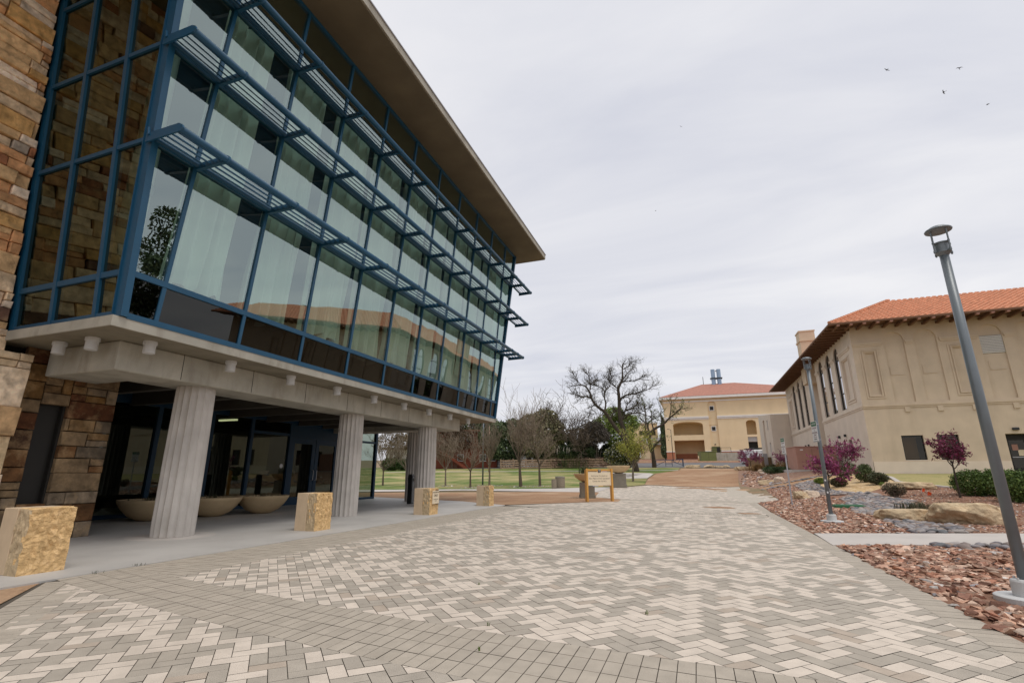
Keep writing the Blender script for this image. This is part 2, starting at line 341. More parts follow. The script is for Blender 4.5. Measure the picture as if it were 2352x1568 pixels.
sheet('trail_shoulder', [(2.88,31),(5.2,34.4),(5.5,47),(5.4,51.5),(4.1,56),(3,55)], M['dirt'], -.02, 1.5)
sheet('red_gravel_slope', [(2.862,far(2.862)),(40,far(40)),(40,40),(14,37.1),(13.2,38.9),(12.5,40.7),(10.5,37.1),(9.4,35.6),(8.4,35.4),(7.5,35.2),(6.9,40.5),(7.2,46.4),(5.3,46.8),(4.82,41.4),(4.57,34.4),(3.08,32.1),(2.862,24.4)], M['redbed'], .0, 1.5)
sheet('yellow_gravel_bed', [(8.4,35.4),(9.4,35.6),(10.5,37.1),(12.5,40.7),(13.4,45.4),(13.3,52.0),(14.7,54.2),(13,56),(10.4,48.1),(9.0,46.8),(7.2,46.5),(6.9,40.5),(7.5,35.3)], M['yellowgravel'], .006, 1.5)
sheet('side_lawn', [(14,37.2),(40,40.1),(40,54.2),(14.9,54.2),(13.5,52),(13.6,45.4),(12.62,40.8),(13.3,39)], M['lawn_dry'], .02, 1.5)
sheet('lawn_kerb', [(14,37.0),(13.1,38.8),(12.4,40.7),(13.45,45.4),(13.4,48),(13.65,48),(13.7,45.4),(12.7,40.75),(13.35,39.05),(14.1,37.3),(40,40.2),(40,40.0)], M['walk'], .08, 1.5, thick=.1)
sheet('dirt_trail', [(5.02,46.9),(5.3,46.8),(7.2,46.5),(9.0,46.8),(10.4,48.1),(13,56),(14.9,56.5),(14.9,60),(10.6,52),(8.8,50.4),(7.7,52.5),(6.7,51.2),(5.0,50)], M['dirt'], .008, 1.5)
sheet('upper_gravel_bed', [(4.0,55.5),(5.0,50.1),(6.7,51.2),(7.7,52.5),(8.8,50.4),(10.6,52),(14.9,60),(14.9,104),(7.0,101),(6.9,96.1),(5.1,72.7),(4.25,60.8)], M['finered'], .006, 2.)
sheet('loose_dirt', [(-12,4.7),(-9.62,4.74),(-9.6,5.28),(-4.1,.2),(-3.1,-8),(-12,-8)], M['dirt'], -.015)

sheet('far_paving_edge', [(-8.03,24.9),(2.86,24.5),(3.06,32.1),(4.55,34.4),(4.8,41.4),(5.0,50),(4.0,55.4),(1.85,55.5),(-2.2,56.4),(-5.0,58.4),(-7.2,54.7),(-8.5,54.4),(-8.6,49.5),(-8.42,44.1),(-6.85,35.98),(-6.68,34.3),(-4.69,33.34),(-4.5,30.85),(-6.2,29.7),(-9.6,25.5)], M['paveedge'], -.0075)
jm = MB()
for y in (-1.2, 1.3, 3.9, 6.4, 8.9, 11.4, 13.9, 16.4, 18.9, 21.4, 23.9): jm.box(-22, -9.61, y-.008, y+.008, .0122, .0135)
for x in (-12.05, -14.6, -17.2): jm.box(x-.008, x+.008, -5.9, 25.4, .0122, .0135)
for x in (4.9, 7.4, 9.9, 12.4):
    a, b = near(x), far(x); jm.hexa([(x-.012,a,.0152),(x+.012,a,.0152),(x-.58,b,.0152),(x-.604,b,.0152),(x-.012,a,.0162),(x+.012,a,.0162),(x-.58,b,.0162),(x-.604,b,.0162)])
jm.build('concrete_joints', M['joint'])['kind'] = 'structure'
pv = []; pf = []; pc = []
LIGHT = np.array((.655,.572,.482)); DARK = np.array((.425,.378,.315)); SOLD = np.array((.445,.392,.322))
def clip(poly, pl):
    out = []; a, b, c = pl        # keep a*x+b*y>=c
    for i in range(len(poly)):
        p, q = poly[i], poly[(i+1) % len(poly)]; dp = a*p[0]+b*p[1]-c; dq = a*q[0]+b*q[1]-c
        if dp >= 0: out.append(p)
        if dp*dq < 0: t = dp/(dp-dq); out.append((p[0]+(q[0]-p[0])*t, p[1]+(q[1]-p[1])*t))
    return out
def brick(poly, col):
    if len(poly) < 3: return
    cx = sum(p[0] for p in poly)/len(poly); cy = sum(p[1] for p in poly)/len(poly)
    dz = random.uniform(-.0012, .0012); b = len(pv)
    for x, y in poly: pv.append((x, y, TZ(x, y)+dz))
    pf.append(list(range(b, b+len(poly)))); pc.append(tuple(col*random.uniform(.95, 1.05)))
def tan_pl(fn, x, up):   # half-plane along the tangent of y=fn(x)
    s = (fn(x+.1)-fn(x-.1))/.2; n = 1 if up else -1
    return (-s*n, n, n*(fn(x)-s*x))
R2 = math.sqrt(.5)
def herring(x0, x1, y0, y1, planes, ok=None):
    g = .0036; cx, cy = (x0+x1)/2, (y0+y1)/2; R = int(math.hypot(x1-x0, y1-y0)/2/W_)+3
    for i in range(-R, R):
        for j in range(-R, R):
            t = (i-j) % 4
            if t == 0: a0, a1, b0, b1 = i, i+2, j, j+1
            elif t == 3: a0, a1, b0, b1 = i, i+1, j, j+2
            else: continue
            q = [((a0)*W_+g, b0*W_+g), (a1*W_-g, b0*W_+g), (a1*W_-g, b1*W_-g), (a0*W_+g, b1*W_-g)]
            q = [(cx+(a-b)*R2, cy+(a+b)*R2) for a, b in q]
            mx = sum(p[0] for p in q)/4; my = sum(p[1] for p in q)/4
            if not (x0-.3 < mx < x1+.3 and y0-.3 < my < y1+.3): continue
            if ok and not ok(mx, my): continue
            for pl in planes:
                q = clip(q, pl(mx) if callable(pl) else pl)
                if len(q) < 3: break
            r = random.random()
            brick(q, LIGHT if r < .50 else (DARK if r < .96 else np.array((.46,.385,.31))))
diag = (.66, .75, .66*-8.92+.75*5.22)
herring(-9, 2.5, -3, 6.5, [lambda x: tan_pl(ylo, x, False), (-1,0,-2.5), diag])
herring(-8.1, 2.5, 4.8, 24, [lambda x: tan_pl(yup, x, True), lambda x: tan_pl(yc0, x, False), (1,0,-8.03), (-1,0,-2.5)])
edgeL = (-.73, .68, 0)
herring(-8.1, 2.6, 23, 32, [lambda x: tan_pl(lambda q: yc0(q)+.9, x, True), (-1,0,-2.55), (0,-1,-31.8)], lambda x, y: x > -8.03 if y < 25.2 else x > -8.6+(y-26.4)*.83)
P3 = [(-4.6,33.6),(-6.3,34.6),(-6.8,36),(-8.3,44.1),(-8.5,54.2),(-7.1,54.6),(-5.0,58.2),(-2.2,56.2),(1.85,55.4),(3.9,55.2),(4.8,50),(4.5,41.4),(4.2,34.4),(3.2,33.4)]
herring(-8.6, 5, 33.2, 58.4, [], lambda x, y: in_poly(x, y, P3) and y > 33.7)
def soldier_rows(xa, xb, fn, rows, depth, ok=None, extra=()):
    n = int((xb-xa)/W_); g = .0038
    for k in range(rows):
        for i in range(n):
            x0 = xa+i*W_; x1 = x0+W_
            if ok and not ok((x0+x1)/2, fn(x0)+k*depth): continue
            q = [(x0+g, fn(x0)+k*depth+g), (x1-g, fn(x1)+k*depth+g), (x1-g, fn(x1)+(k+1)*depth-g), (x0+g, fn(x0)+(k+1)*depth-g)]
            for pl in extra: q = clip(q, pl)
            brick(q, SOLD)
dout = (.66, .75, .66*-9.5+.75*5.30)
soldier_rows(-9.6, 2.5, ylo, 4, .2875, None, (dout,))
soldier_rows(-8.03, 2.5, yc0, 3, .30)
soldier_rows(-5.2, 3.1, lambda x: 31.8, 6, .31, lambda x, y: x > -8.6+(y-26.4)*.83+.3 or y > 33)
for i in range(int((33-.5+3)/W_)):        # right border
    y = -3+i*W_; brick([(2.503, y+.0038), (2.865, y+.0038), (2.865, y+W_-.0038), (2.503, y+W_-.0038)], SOLD)
for r in range(5):                        # left border, runs beside the slab
    for i in range(int(20.2/W_)):
        y = 4.6+i*W_; x0 = -9.597+r*.3135; q = [(x0+.0038, y+.0038), (x0+.31, y+.0038), (x0+.31, y+W_-.0038), (x0+.0038, y+W_-.0038)]
        q = clip(q, tan_pl(yup, x0+.15, True))
        if y > 24.6: continue
        brick(q, SOLD)
d = Vector((.75, -.66)); nrm = Vector((.66, .75))   # diagonal border in the near corner
for r in range(2):
    for i in range(60):
        p = Vector((-9.5, 5.30))+d*(i*W_)+nrm*(r*.29)
        q = [p+d*.0038+nrm*.0038, p+d*(W_-.0038)+nrm*.0038, p+d*(W_-.0038)+nrm*.287, p+d*.0038+nrm*.287]
        q = clip([(v.x, v.y) for v in q], tan_pl(ylo, p.x, False)); brick(q, SOLD)
for k in range(34):                       # edging of the far plaza, left and right of the widening
    for (a, b, n) in (((2.9,33.0),(4.5,34.4),11), ((4.3,34.5),(4.6,50),100)):
        pass
pm = MB(); pm.v = pv; pm.f = pf; pm.c = pc; pm.mi = [0]*len(pf)
pm.build('plaza_paving', M['paver'])['kind'] = 'structure'
# windblown dirt on the far paving
for i, (x, y, r) in enumerate(((3.2,50,1.5),(1.6,52.5,1.2),(4.1,45,.6),(-.4,54.0,1.3),(.9,27.2,.6),(1.9,23.6,.4))):
    sheet('windblown_dirt', [(x+r*math.cos(a)*random.uniform(.7,1.3)*1.2, y+r*math.sin(a)*random.uniform(.35,1.25)) for a in np.linspace(0, 2*PI, 22)[:-1]], M['dirt'], .006, 3.)
# weeds in the joints
wv = MB()
def tuft(mb, x, y, n, h, cols, spread=.04, z=None, w=.012):
    z = TZ(x, y) if z is None else z
    for k in range(n):
        a = random.uniform(0, 2*PI); l = h*random.uniform(.5, 1.2); lean = random.uniform(.1, .8)
        bx, by = x+random.uniform(-1, 1)*spread, y+random.uniform(-1, 1)*spread; t = Vector((math.cos(a), math.sin(a), 0)); s = Vector((-t.y, t.x, 0))*w
        p0 = Vector((bx, by, z)); p1 = p0+t*lean*l*.4+Vector((0,0,l*.7)); p2 = p0+t*lean*l+Vector((0,0,l*(1-lean*.3)))
        mb.add([p0-s, p0+s, p1+s*.7, p1-s*.7, p2], [(0,1,2,3),(3,2,4)], random.choice(cols))
GR = [(.10,.16,.03),(.14,.19,.05),(.07,.11,.03)]
# ------------------------------------------------------------------ the glass arts building on the left
for i, (x, y) in enumerate(((-2.05,4.78),(-2.28,5.55),(-3.2,7.4),(-.7,6.6),(-9.58,6.05),(-9.6,6.75))):
    t = MB(); tuft(t, x, y, 6 if i < 4 else 14, .05 if i < 4 else .05, GR if i < 4 else [(.03,.05,.015),(.05,.06,.025)], .015 if i < 4 else .08, w=.005)
    tag(t.build('weed_tuft', M['leaf']), 'small green weed growing from a joint between pavers', 'weed', 'weeds in the paving joints')

AB = empty('arts_building', (-15, 17, 0), 'glass arts building with blue frames, louvred sunshades, fluted columns and rough stone wall', 'building')
class PB(MB):           # parts of this building: world coordinates in, local out
    def done(s, name, mats, parent=None, smooth=False):
        o = s.build(name, mats, parent or AB, smooth)
        off = AB.location
        o.data.transform(Matrix.Translation(-off)); return o
Z0, ZT = 4.9, 16.0
xf = lambda z: -11.45+.09*(z-4.9)
yN = lambda z: 6.63-.085*(z-4.9)
yF = lambda z: 28.44+.09*(z-4.9)
def fbox(mb, ya, yb, z0, z1, o0, o1, c=None, m=0):   # bar lying in the leaning facade; ya, yb numbers or functions of z
    A = ya if callable(ya) else (lambda z: ya); B = yb if callable(yb) else (lambda z: yb)
    mb.hexa([(xf(z0)+o0, A(z0), z0), (xf(z0)+o1, A(z0), z0), (xf(z0)+o1, B(z0), z0), (xf(z0)+o0, B(z0), z0),
             (xf(z1)+o0, A(z1), z1), (xf(z1)+o1, A(z1), z1), (xf(z1)+o1, B(z1), z1), (xf(z1)+o0, B(z1), z1)], c, m)
def ebox(mb, xa, xb, z0, z1, o0, o1, near=True, c=None, m=0):   # bar in an end wall
    Y = (lambda z, o: yN(z)-o) if near else (lambda z, o: yF(z)+o)
    A = xa if callable(xa) else (lambda z: xa); B = xb if callable(xb) else (lambda z: xb)
    mb.hexa([(A(z0), Y(z0, o1), z0), (B(z0), Y(z0, o1), z0), (B(z0), Y(z0, o0), z0), (A(z0), Y(z0, o0), z0),
             (A(z1), Y(z1, o1), z1), (B(z1), Y(z1, o1), z1), (B(z1), Y(z1, o0), z1), (A(z1), Y(z1, o0), z1)], c, m)
MUL = [7.4+2.25*k for k in range(10)]
TIER = [4.98, 5.88, 9.0, 11.45, 13.8, ZT]
# glass panes and frames of the long side
edges = [yN]+MUL+[yF]
for b in range(11):
    for t in range(5):
        a, e = edges[b], edges[b+1]; p = PB(); z0, z1 = TIER[t], TIER[t+1]
        A = a if callable(a) else (lambda z, q=a: q); E = e if callable(e) else (lambda z, q=e: q)
        j = random.uniform(-.006, .006)
        p.quad((xf(z0)+j, A(z0), z0), (xf(z0)-j, E(z0), z0), (xf(z1)-j, E(z1), z1), (xf(z1)+j, A(z1), z1))
        p.done('window_pane', M['glass_dark'] if t == 0 else M['glass'])
for y in MUL:
    p = PB(); fbox(p, y-.048, y+.048, Z0, ZT, -.10, .035); p.done('mullion', M['blue'])
p = PB(); fbox(p, lambda z: yN(z)-.02, lambda z: yN(z)+.13, Z0, ZT, -.14, .10); ebox(p, lambda z: xf(z)-.16, lambda z: xf(z)-.141, Z0, ZT, -.12, .06); p.done('corner_post', M['blue'])
p = PB(); fbox(p, lambda z: yF(z)-.12, lambda z: yF(z)+.02, Z0, ZT, -.14, .10); p.done('corner_post', M['blue'])
for i, z in enumerate((4.94, 5.88, 9.0, 11.45, 13.8, 15.97)):
    h = .065 if i < 2 else .05
    p = PB(); fbox(p, lambda q: yN(q)+.131, lambda q: yF(q)-.121, z-h, z+h, -.10, .05); p.done('transom', M['blue'])
    p = PB(); ebox(p, -15.2, lambda q: xf(q)-.161, z-h, z+h, -.10, .05); p.done('transom', M['blue'])
# end walls
EX = [-15.2, -13.74, -12.2]
for t in range(5):
    z0, z1 = TIER[t], TIER[t+1]
    for i in range(3):
        xa = EX[i]; xb = EX[i+1] if i < 2 else None; p = PB()
        B = (lambda z: xf(z)) if xb is None else (lambda z, q=xb: q)
        p.quad((xa, yN(z0), z0), (B(z0), yN(z0), z0), (B(z1), yN(z1), z1), (xa, yN(z1), z1)); p.done('window_pane', M['glass_end'])
    p = PB(); p.quad((-22, yF(z0), z0), (xf(z0), yF(z0), z0), (xf(z1), yF(z1), z1), (-22, yF(z1), z1)); p.done('window_pane', M['glass_end'])
for x in EX:
    p = PB(); w = .06 if x > -15 else .10
    ebox(p, x-w, x+w, Z0, ZT, -.12, .061); p.done('mullion', M['blue'])
# inside: floors, back wall, curtains
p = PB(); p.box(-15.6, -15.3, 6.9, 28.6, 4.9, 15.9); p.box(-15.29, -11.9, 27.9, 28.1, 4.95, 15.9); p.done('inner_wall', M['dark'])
p = PB(); p.box(-15.29, -11.62, 6.75, 27.89, 4.892, 4.93); p.done('upper_floor', M['dark'])
for b in range(9):
    y0, y1 = MUL[b]+random.uniform(.08, .2), MUL[b+1]-random.uniform(.22, .5); n = 90; p = PB(); x0 = -12.35; ph = random.uniform(0, 6)
    rows = [5.95+random.uniform(-.05,.15), 7.2, 9.5, 14.15]; vs = []; prev = None
    for r, z in enumerate(rows):
        for i in range(n+1):
            s = i/n; amp = .15+.05*math.sin(ph+s*9); pinch = 1
            y = y0+(y1-y0)*(.5+(s-.5)*pinch)
            vs.append((xf(z)-.42+amp*(math.sin(s*34+ph+.8*math.sin(z*.9+ph))+.35*math.sin(s*49+ph*2))+(.05*random.random() if r == 0 else 0), y, z+(.12*math.sin(s*20+ph) if r == 0 else 0)))
    fs = [(r*(n+1)+i, r*(n+1)+i+1, (r+1)*(n+1)+i+1, (r+1)*(n+1)+i) for r in range(3) for i in range(n)]
    p.add(vs, fs); o = p.done('curtain', M['curtain'], None, True)
p = PB(); p.lathe([(.26, 4.9), (.26, 15.9)], 40, (-12.35, 7.0, 0), rad=lambda a, z: 1+.03*math.sin(a*20)); p.done('inner_column', M['curtain'], None, True)
p = PB(); p.lathe([(.02,8.05),(.10,8.1),(.16,8.22),(.16,8.34),(.10,8.46),(.03,8.5),(.012,8.9),(.012,9.0)], 16, (-12.0, 6.95, 0)); p.done('pendant_lamp', M['galv'], None, True)
# floor slab edge, beam, soffit ribs
p = PB()
p.hexa([(-21,6.5,4.66),(-11.42,6.5,4.66),(-11.42,28.55,4.66),(-21,28.55,4.66),(-21,6.5,4.89),(-11.42,6.5,4.89),(-11.42,28.55,4.89),(-21,28.55,4.89)]); p.done('slab_edge', M['concrete'])
p = PB(); p.bbox(-13.85, -12.5, 7.4, 25.75, 3.95, 4.651, .025); p.bbox(-15.15, -13.851, 7.42, 8.6, 3.96, 4.650, .02); p.bbox(-20.5, -13.851, 24.5, 25.73, 3.96, 4.650, .02); p.done('edge_beam', M['concrete'])
p = PB(); p.box(-21, -11.46, 6.54, 28.5, 4.652, 4.6595); p.done('soffit_shade_skin', M['conc_under_shade'])  # thin added skin, its darker colour stands in for shade below the overhang
p = PB(); p.box(-20.2, -13.87, 8.62, 24.48, 4.63, 4.651); p.done('ceiling_shade_panel', M['conc_ceil_shade'])  # added panel carrying painted canopy shade in its colour
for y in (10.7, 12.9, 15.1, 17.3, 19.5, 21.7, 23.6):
    p = PB(); p.box(-20.4, -13.852, y-.12, y+.12, 4.15, 4.629); p.done('ceiling_rib', M['conc_ceil_shade'])
p = PB()
for y in (9.0, 11.25, 13.5, 15.75, 18.0, 20.25, 22.5): p.box(-12.505, -12.497, y-.008, y+.008, 3.98, 4.65)
p.done('beam_joint', M['dark'])
# roof slab
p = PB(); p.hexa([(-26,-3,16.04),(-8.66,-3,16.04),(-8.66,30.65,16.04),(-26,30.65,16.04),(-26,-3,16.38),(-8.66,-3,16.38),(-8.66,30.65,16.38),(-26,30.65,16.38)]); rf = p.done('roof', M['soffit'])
p = PB(); p.box(-8.659, -8.625, -3.03, 30.68, 16.10, 16.40); p.box(-26, -8.66, 30.651, 30.68, 16.10, 16.40); p.done('fascia', M['concrete'], rf)
p = PB(); p.box(-8.66, -8.585, -3.06, 30.72, 16.401, 16.445); p.box(-26, -8.661, 30.62, 30.72, 16.401, 16.445); p.done('metal_coping', M['galv'], rf)
# sunshades
for z, xo, y1 in ((9.0, -10.02, 29.75), (11.45, -9.92, 30.45), (13.8, -9.74, 30.7)):
    xi = xf(z)+.14; y0 = yN(z)-.07
    p = PB(); p.tube([(xi, y0+.1, z-.02), (xi, y1-.05, z-.02)], .062, 10); sh = p.done('sunshade', M['blue'], None, True)
    p = PB(); p.tube([(xo, y0+.02, z-.06), (xo, y1, z-.06)], .085, 14); p.done('front_tube', M['blue'], sh, True)
    dx = (xo-xi)/5.0
    for k in range(1, 5):
        x = xi+dx*k+.02; c, s = math.cos(math.radians(46)), math.sin(math.radians(46)); a = .098; t = .016; zz = z-.05
        q = [(x-a*c, zz+a*s), (x-.3*a*c+t*s, zz+.3*a*s+t*c), (x+.5*a*c+t*s, zz-.5*a*s+t*c), (x+a*c, zz-a*s), (x+.5*a*c-t*s, zz-.5*a*s-t*c), (x-.3*a*c-t*s, zz+.3*a*s-t*c)]
        p = PB(); p.prism(q, lambda A, B, D: (A, D, B), y0+.06, y1-.06); p.done('louvre_blade', M['blue'], sh)
    for y in MUL+[28.3+.09*(z-4.9), y1-.03]:
        p = PB(); p.box(xi-.07 if y < 28.2 else xi-.02, xo-.02, y-.045, y+.045, z-.135, z+.03)
        p.tube([(xo, y-.03, z-.06), (xo, y+.03, z-.06)], .104, 14); p.done('bracket_arm', M['blue'], sh)
    # end plate with rounded nose
    n = [(xi-.16, z+.09), (xo-.05, z+.09), (xo+.07, z+.02), (xo+.10, z-.06), (xo+.03, z-.13), (xi-.16, z-.14)]
    p = PB(); p.prism(n, lambda A, B, D: (A, D, B), y0-.02, y0+.02); p.tube([(xi-.1, y0-.03, z+.22), (xi-.05, y0-.03, z+.02)], .03, 6); p.done('end_plate', M['blue'], sh)
    p = PB(); p.prism([(xi-.1, z+.05), (xo+.05, z+.0), (xo+.05, z-.14), (xi-.1, z-.16)], lambda A, B, D: (A, D, B), y1-.02, y1+.02); p.done('end_plate', M['blue'], sh)
# fluted columns with round pads
def flute(a, z): return 1-.115*abs(math.cos(a*9))**.8
for x, y in ((-13.2, 10.02), (-13.2, 17.0), (-13.12, 23.15), (-16.2, 27.2), (-19.4, 10.0)):
    p = PB(); h = 3.955 if y < 25 else 4.65; p.lathe([(.50, .02), (.505, .4), (.50, 2), (.48, h)], 180, (x, y, 0), rad=flute); cl = p.done('column', M['column'])
    p = PB(); p.lathe([(1.02, .0135), (1.02, .0165)], 48, (x, y, 0)); p.done('column_pad', M['walk'], cl)
# downlights under the slab edge
for x, y in [(-12.0, 7.75+2.25*k) for k in range(9)]+[(-12.9, 7.05), (-14.1, 7.05)]:
    if 26.0 > y: 
        p = PB(); p.lathe([(.115, 4.36), (.125, 4.37), (.125, 4.57), (.145, 4.571), (.145, 4.651)], 20, (x, y, 0)); p.done('downlight', M['white_conc'], None, False)
# entrance: storefront, doors
XS = -20.3; DZ = 4.3
def sbox(name, y0, y1, z0, z1, m, d0=-.06, d1=.06, parent=None):
    p = PB(); p.box(XS+d0, XS+d1, y0, y1, z0, z1); return p.done(name, M[m], parent)
panes = [(9.3,11.6),(11.6,14.0),(14.0,16.4),(16.4,18.6),(18.6,21.15),(25.1,27.1),(27.1,28.9)]
for y0, y1 in panes:
    o = PB(); o.quad((XS, y0, .02), (XS, y1, .02), (XS, y1, DZ), (XS, y0, DZ)); o.done('storefront_pane', M['glass_door'])
for y in (9.3,11.6,14.0,16.4,18.6,21.15,25.1,27.1,28.9): sbox('storefront_post', y-.09, y+.09, .02, 4.65, 'blue_dark', -.11, .09)
sbox('storefront_header', 9.3, 28.9, DZ-.08, DZ+.35, 'blue_dark', -.105, .085); sbox('door_transom', 21.26, 24.99, 3.51, DZ-.081, 'blue_dark', -.04, .04); sbox('storefront_rail', 9.3, 21.1, .02, .16, 'blue_dark', -.09, .07); sbox('storefront_rail', 25.1, 28.9, .02, .16, 'blue_dark', -.09, .07); sbox('storefront_rail', 18.7, 28.8, 3.55, 3.68, 'blue_dark', -.08, .06)
for y0, y1, s in ((21.25, 23.1, 1), (23.14, 25.0, -1)):
    p = PB(); p.box(XS-.05, XS+.05, y0, y0+.25, .03, 3.5); p.box(XS-.05, XS+.05, y1-.25, y1, .03, 3.5); p.box(XS-.05, XS+.05, y0+.251, y1-.251, .03, .42); p.box(XS-.05, XS+.05, y0+.251, y1-.251, 3.2, 3.5); d = p.done('door', M['blue_dark'])
    p = PB(); p.quad((XS, y0+.25, .42), (XS, y1-.25, .42), (XS, y1-.25, 3.2), (XS, y0+.25, 3.2)); p.done('door_glass', M['glass_door'], d)
    yh = y1-.12 if s > 0 else y0+.12
    p = PB(); p.tube([(XS+.04, yh, 1.25), (XS+.16, yh, 1.27), (XS+.16, yh, 1.80), (XS+.04, yh, 1.82)], .022, 8); p.done('handle', M['galv'], d)
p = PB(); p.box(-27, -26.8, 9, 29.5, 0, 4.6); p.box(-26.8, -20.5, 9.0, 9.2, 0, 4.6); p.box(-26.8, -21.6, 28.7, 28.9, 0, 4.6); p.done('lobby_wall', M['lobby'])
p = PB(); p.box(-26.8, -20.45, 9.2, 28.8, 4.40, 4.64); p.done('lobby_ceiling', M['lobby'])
for y in (12.3, 19.5, 27.9):
    p = PB(); p.box(-23.6, -22.4, y-.07, y+.07, 4.30, 4.38); p.done('tube_light', M['glow'])
p = PB(); p.lathe([(.11, 0), (.11, .004)], 24); o = p.build('no_smoking_sticker', M['white'], AB); o.rotation_euler = (0, PI/2, 0); o.location = Vector((XS+.004, 20.75, 2.0))-AB.location
# rough stone wall
STC = [((.56,.38,.20),5),((.62,.48,.32),5),((.30,.13,.065),3),((.46,.25,.12),4),((.68,.58,.46),5),((.38,.33,.27),2),((.15,.085,.06),1),((.54,.33,.13),3),((.52,.40,.28),4)]
pal = [c for c, n in STC for _ in range(n)]
def stone_wall(name, xface, ya, yb, za, zb, hmin, hmax, skip=None, prot=.06, edge=0, shade_tint=1.0):
    p = PB(); z = za; lx = []
    while z < zb-.02:
        h = random.uniform(hmin, hmax); h = min(h, zb-z); h = h if zb-z-h > hmin*.6 else zb-z
        y = ya-random.uniform(0, .5)
        while y < yb:
            l = h*random.uniform(1.1, 3.6); y2 = y+l
            if yb-y2 < h*.5: y2 = yb
            a, b = max(y, ya), y2
            parts = [(z, z+h)] if random.random() < .72 or h < .3 else [(z, z+h*.48), (z+h*.48, z+h)]
            for q0, q1 in parts:
                ymid = (a+b)/2; yy = b
                if skip and skip(ymid, (q0+q1)/2): continue
                if callable(edge): yy = min(b, edge(q1))
                if yy-a < .05: continue
                c = np.array(random.choice(pal))*random.uniform(.8, 1.15); c = c*shade_tint; pr = random.uniform(0, prot); g = .009
                bm = bmesh.new(); bmesh.ops.create_cube(bm, size=1)
                for v in bm.verts: v.co = (xface-.15+(v.co.x+.5)*(.15+pr)+(random.uniform(-.02,.02)*prot/.06 if v.co.x > 0 else 0), a+g+(v.co.y+.5)*(yy-a-2*g)+random.uniform(-.008,.008), q0+g+(v.co.z+.5)*(q1-q0-2*g)+random.uniform(-.008,.008))
                bmesh.ops.bevel(bm, geom=[e for e in bm.edges if all(v.co.x > xface-.08 for v in e.verts)], offset=.018, segments=1, affect='EDGES')
                p.bm(bm, tuple(c))
            y = y2
        z += h
    return p.done(name, M['stone'])
stone_wall('stone_wall', -15.24, 0, 6.9, 4.4, 16, .20, .50, None, .10, lambda z: yN(z)-.10 if z > 4.66 else 9)
pal0, pal = pal, [(.50,.40,.27),(.44,.34,.21),(.52,.43,.32),(.34,.30,.25),(.45,.30,.16)]
stone_wall('stone_wall', -15.05, 1.0, 7.05, 0, 4.4, .55, 1.05, None, .14)
pal = pal0
for q in ((7.06,7.56,0,4.66),(8.16,9.28,0,4.66),(7.561,8.159,3.3,4.66),(7.561,8.159,0,.9)): stone_wall('stone_wall', -15.30, *q, .26, .48, None, .03, 0, np.array((.24,.22,.19)))  # browner stone here, with canopy shade also multiplied into its colour
p = PB(); p.box(-15.9, -15.64, -3, 9.3, 0, 15.9); p.box(-20.4, -15.641, 9.0, 9.28, 0, 4.66); p.done('wall_core', M['dark'])
p = PB(); p.box(-15.62, -15.58, 7.5, 8.2, .85, 3.35); p.box(-15.57, -15.42, 7.5, 7.58, .85, 3.35); p.box(-15.57, -15.42, 8.12, 8.2, .85, 3.35); p.done('narrow_door', M['winframe'])

# ------------------------------------------------------------------ things on the forecourt
def bollard(x0, y0, y1, h, label, seed):
    rnd = random.Random(seed); e = empty('stone_bollard', (x0, y0, .012), label, 'bollard', 'stone bollards along the forecourt')
    xa, xb, xm = -.72, 0, -.33
    def rough(bx0, bx1, by0, by1, m1, m2, nm):
        bm = bmesh.new(); n = 11; bmesh.ops.create_grid(bm, x_segments=1, y_segments=1, size=1); bm.clear()
        bmesh.ops.create_cube(bm, size=1); bmesh.ops.subdivide_edges(bm, edges=bm.edges[:], cuts=n, use_grid_fill=True)
        for v in bm.verts:
            p = v.co.copy(); x = bx0+(p.x+.5)*(bx1-bx0); y = by0+(p.y+.5)*(by1-by0); z = (p.z+.5)*h
            k = .030*min(1, 3*max(0, z))
            if p.x > .49 and nm == 'rough_block': x += rnd.uniform(-1, .5)*k
            if p.y < -.49 and nm == 'rough_block': y += rnd.uniform(-.4, 1)*k
            if p.z > .49 and nm == 'rough_block': z += rnd.uniform(-1, 1)*.012-.01*(p.x > .4)
            v.co = (x, y, z)
        mb = MB(); idx = [[f.normal for f in bm.faces]]; bm.faces.ensure_lookup_table(); bm.normal_update()
        fi = [1 if abs(f.normal.y) > .8 else 0 for f in bm.faces]; bm.verts.index_update()
        mb.v = [tuple(v.co) for v in bm.verts]; mb.f = [[v.index for v in f.verts] for f in bm.faces]; mb.mi = fi; mb.c = [None]*len(fi); bm.free()
        return mb.build(nm, [m1, m2], e)
    rough(xm+.012, xb, 0, y1-y0, M['bollard'], M['bollard_side'], 'rough_block')
    s = MB(); s.bbox(xa, xm, 0, y1-y0, 0, h+.005, .01); s.build('sawn_block', M['bollard_cut'], e)
    return e
bollard(-10.38, 5.35, 6.02, 1.03, 'golden stone bollard nearest the camera at the forecourt corner', 1)
bollard(-10.42, 12.15, 12.84, 1.04, 'golden stone bollard beside the second fluted column', 2)
b3 = bollard(-10.15, 18.34, 19.05, 1.02, 'golden stone bollard carrying a small cream notice plate', 3)
bollard(-10.08, 24.42, 25.05, 1.0, 'golden stone bollard at the far end of the forecourt', 4)
np_ = MB(); np_.bbox(.02, .045, .16, .70, .42, .93, .005); pl = np_.build('notice_plate', M['signboard'], b3)
for tx, sz, z in (('PATRON DROP-OFF', .058, .86), ('ONLY', .13, .74), ('Unattended vehicles will be', .036, .60), ('towed away', .036, .54)):
    text_obj('lettering', tx, sz, (.0475, .43, z), (PI/2, 0, PI/2), M['lettering'], pl)
s = MB(); s.box(.04, .048, .40, .69, .405, .425); s.box(.04, .048, .36, .68, .925, .945); s.build('stripe', M['black'], pl)

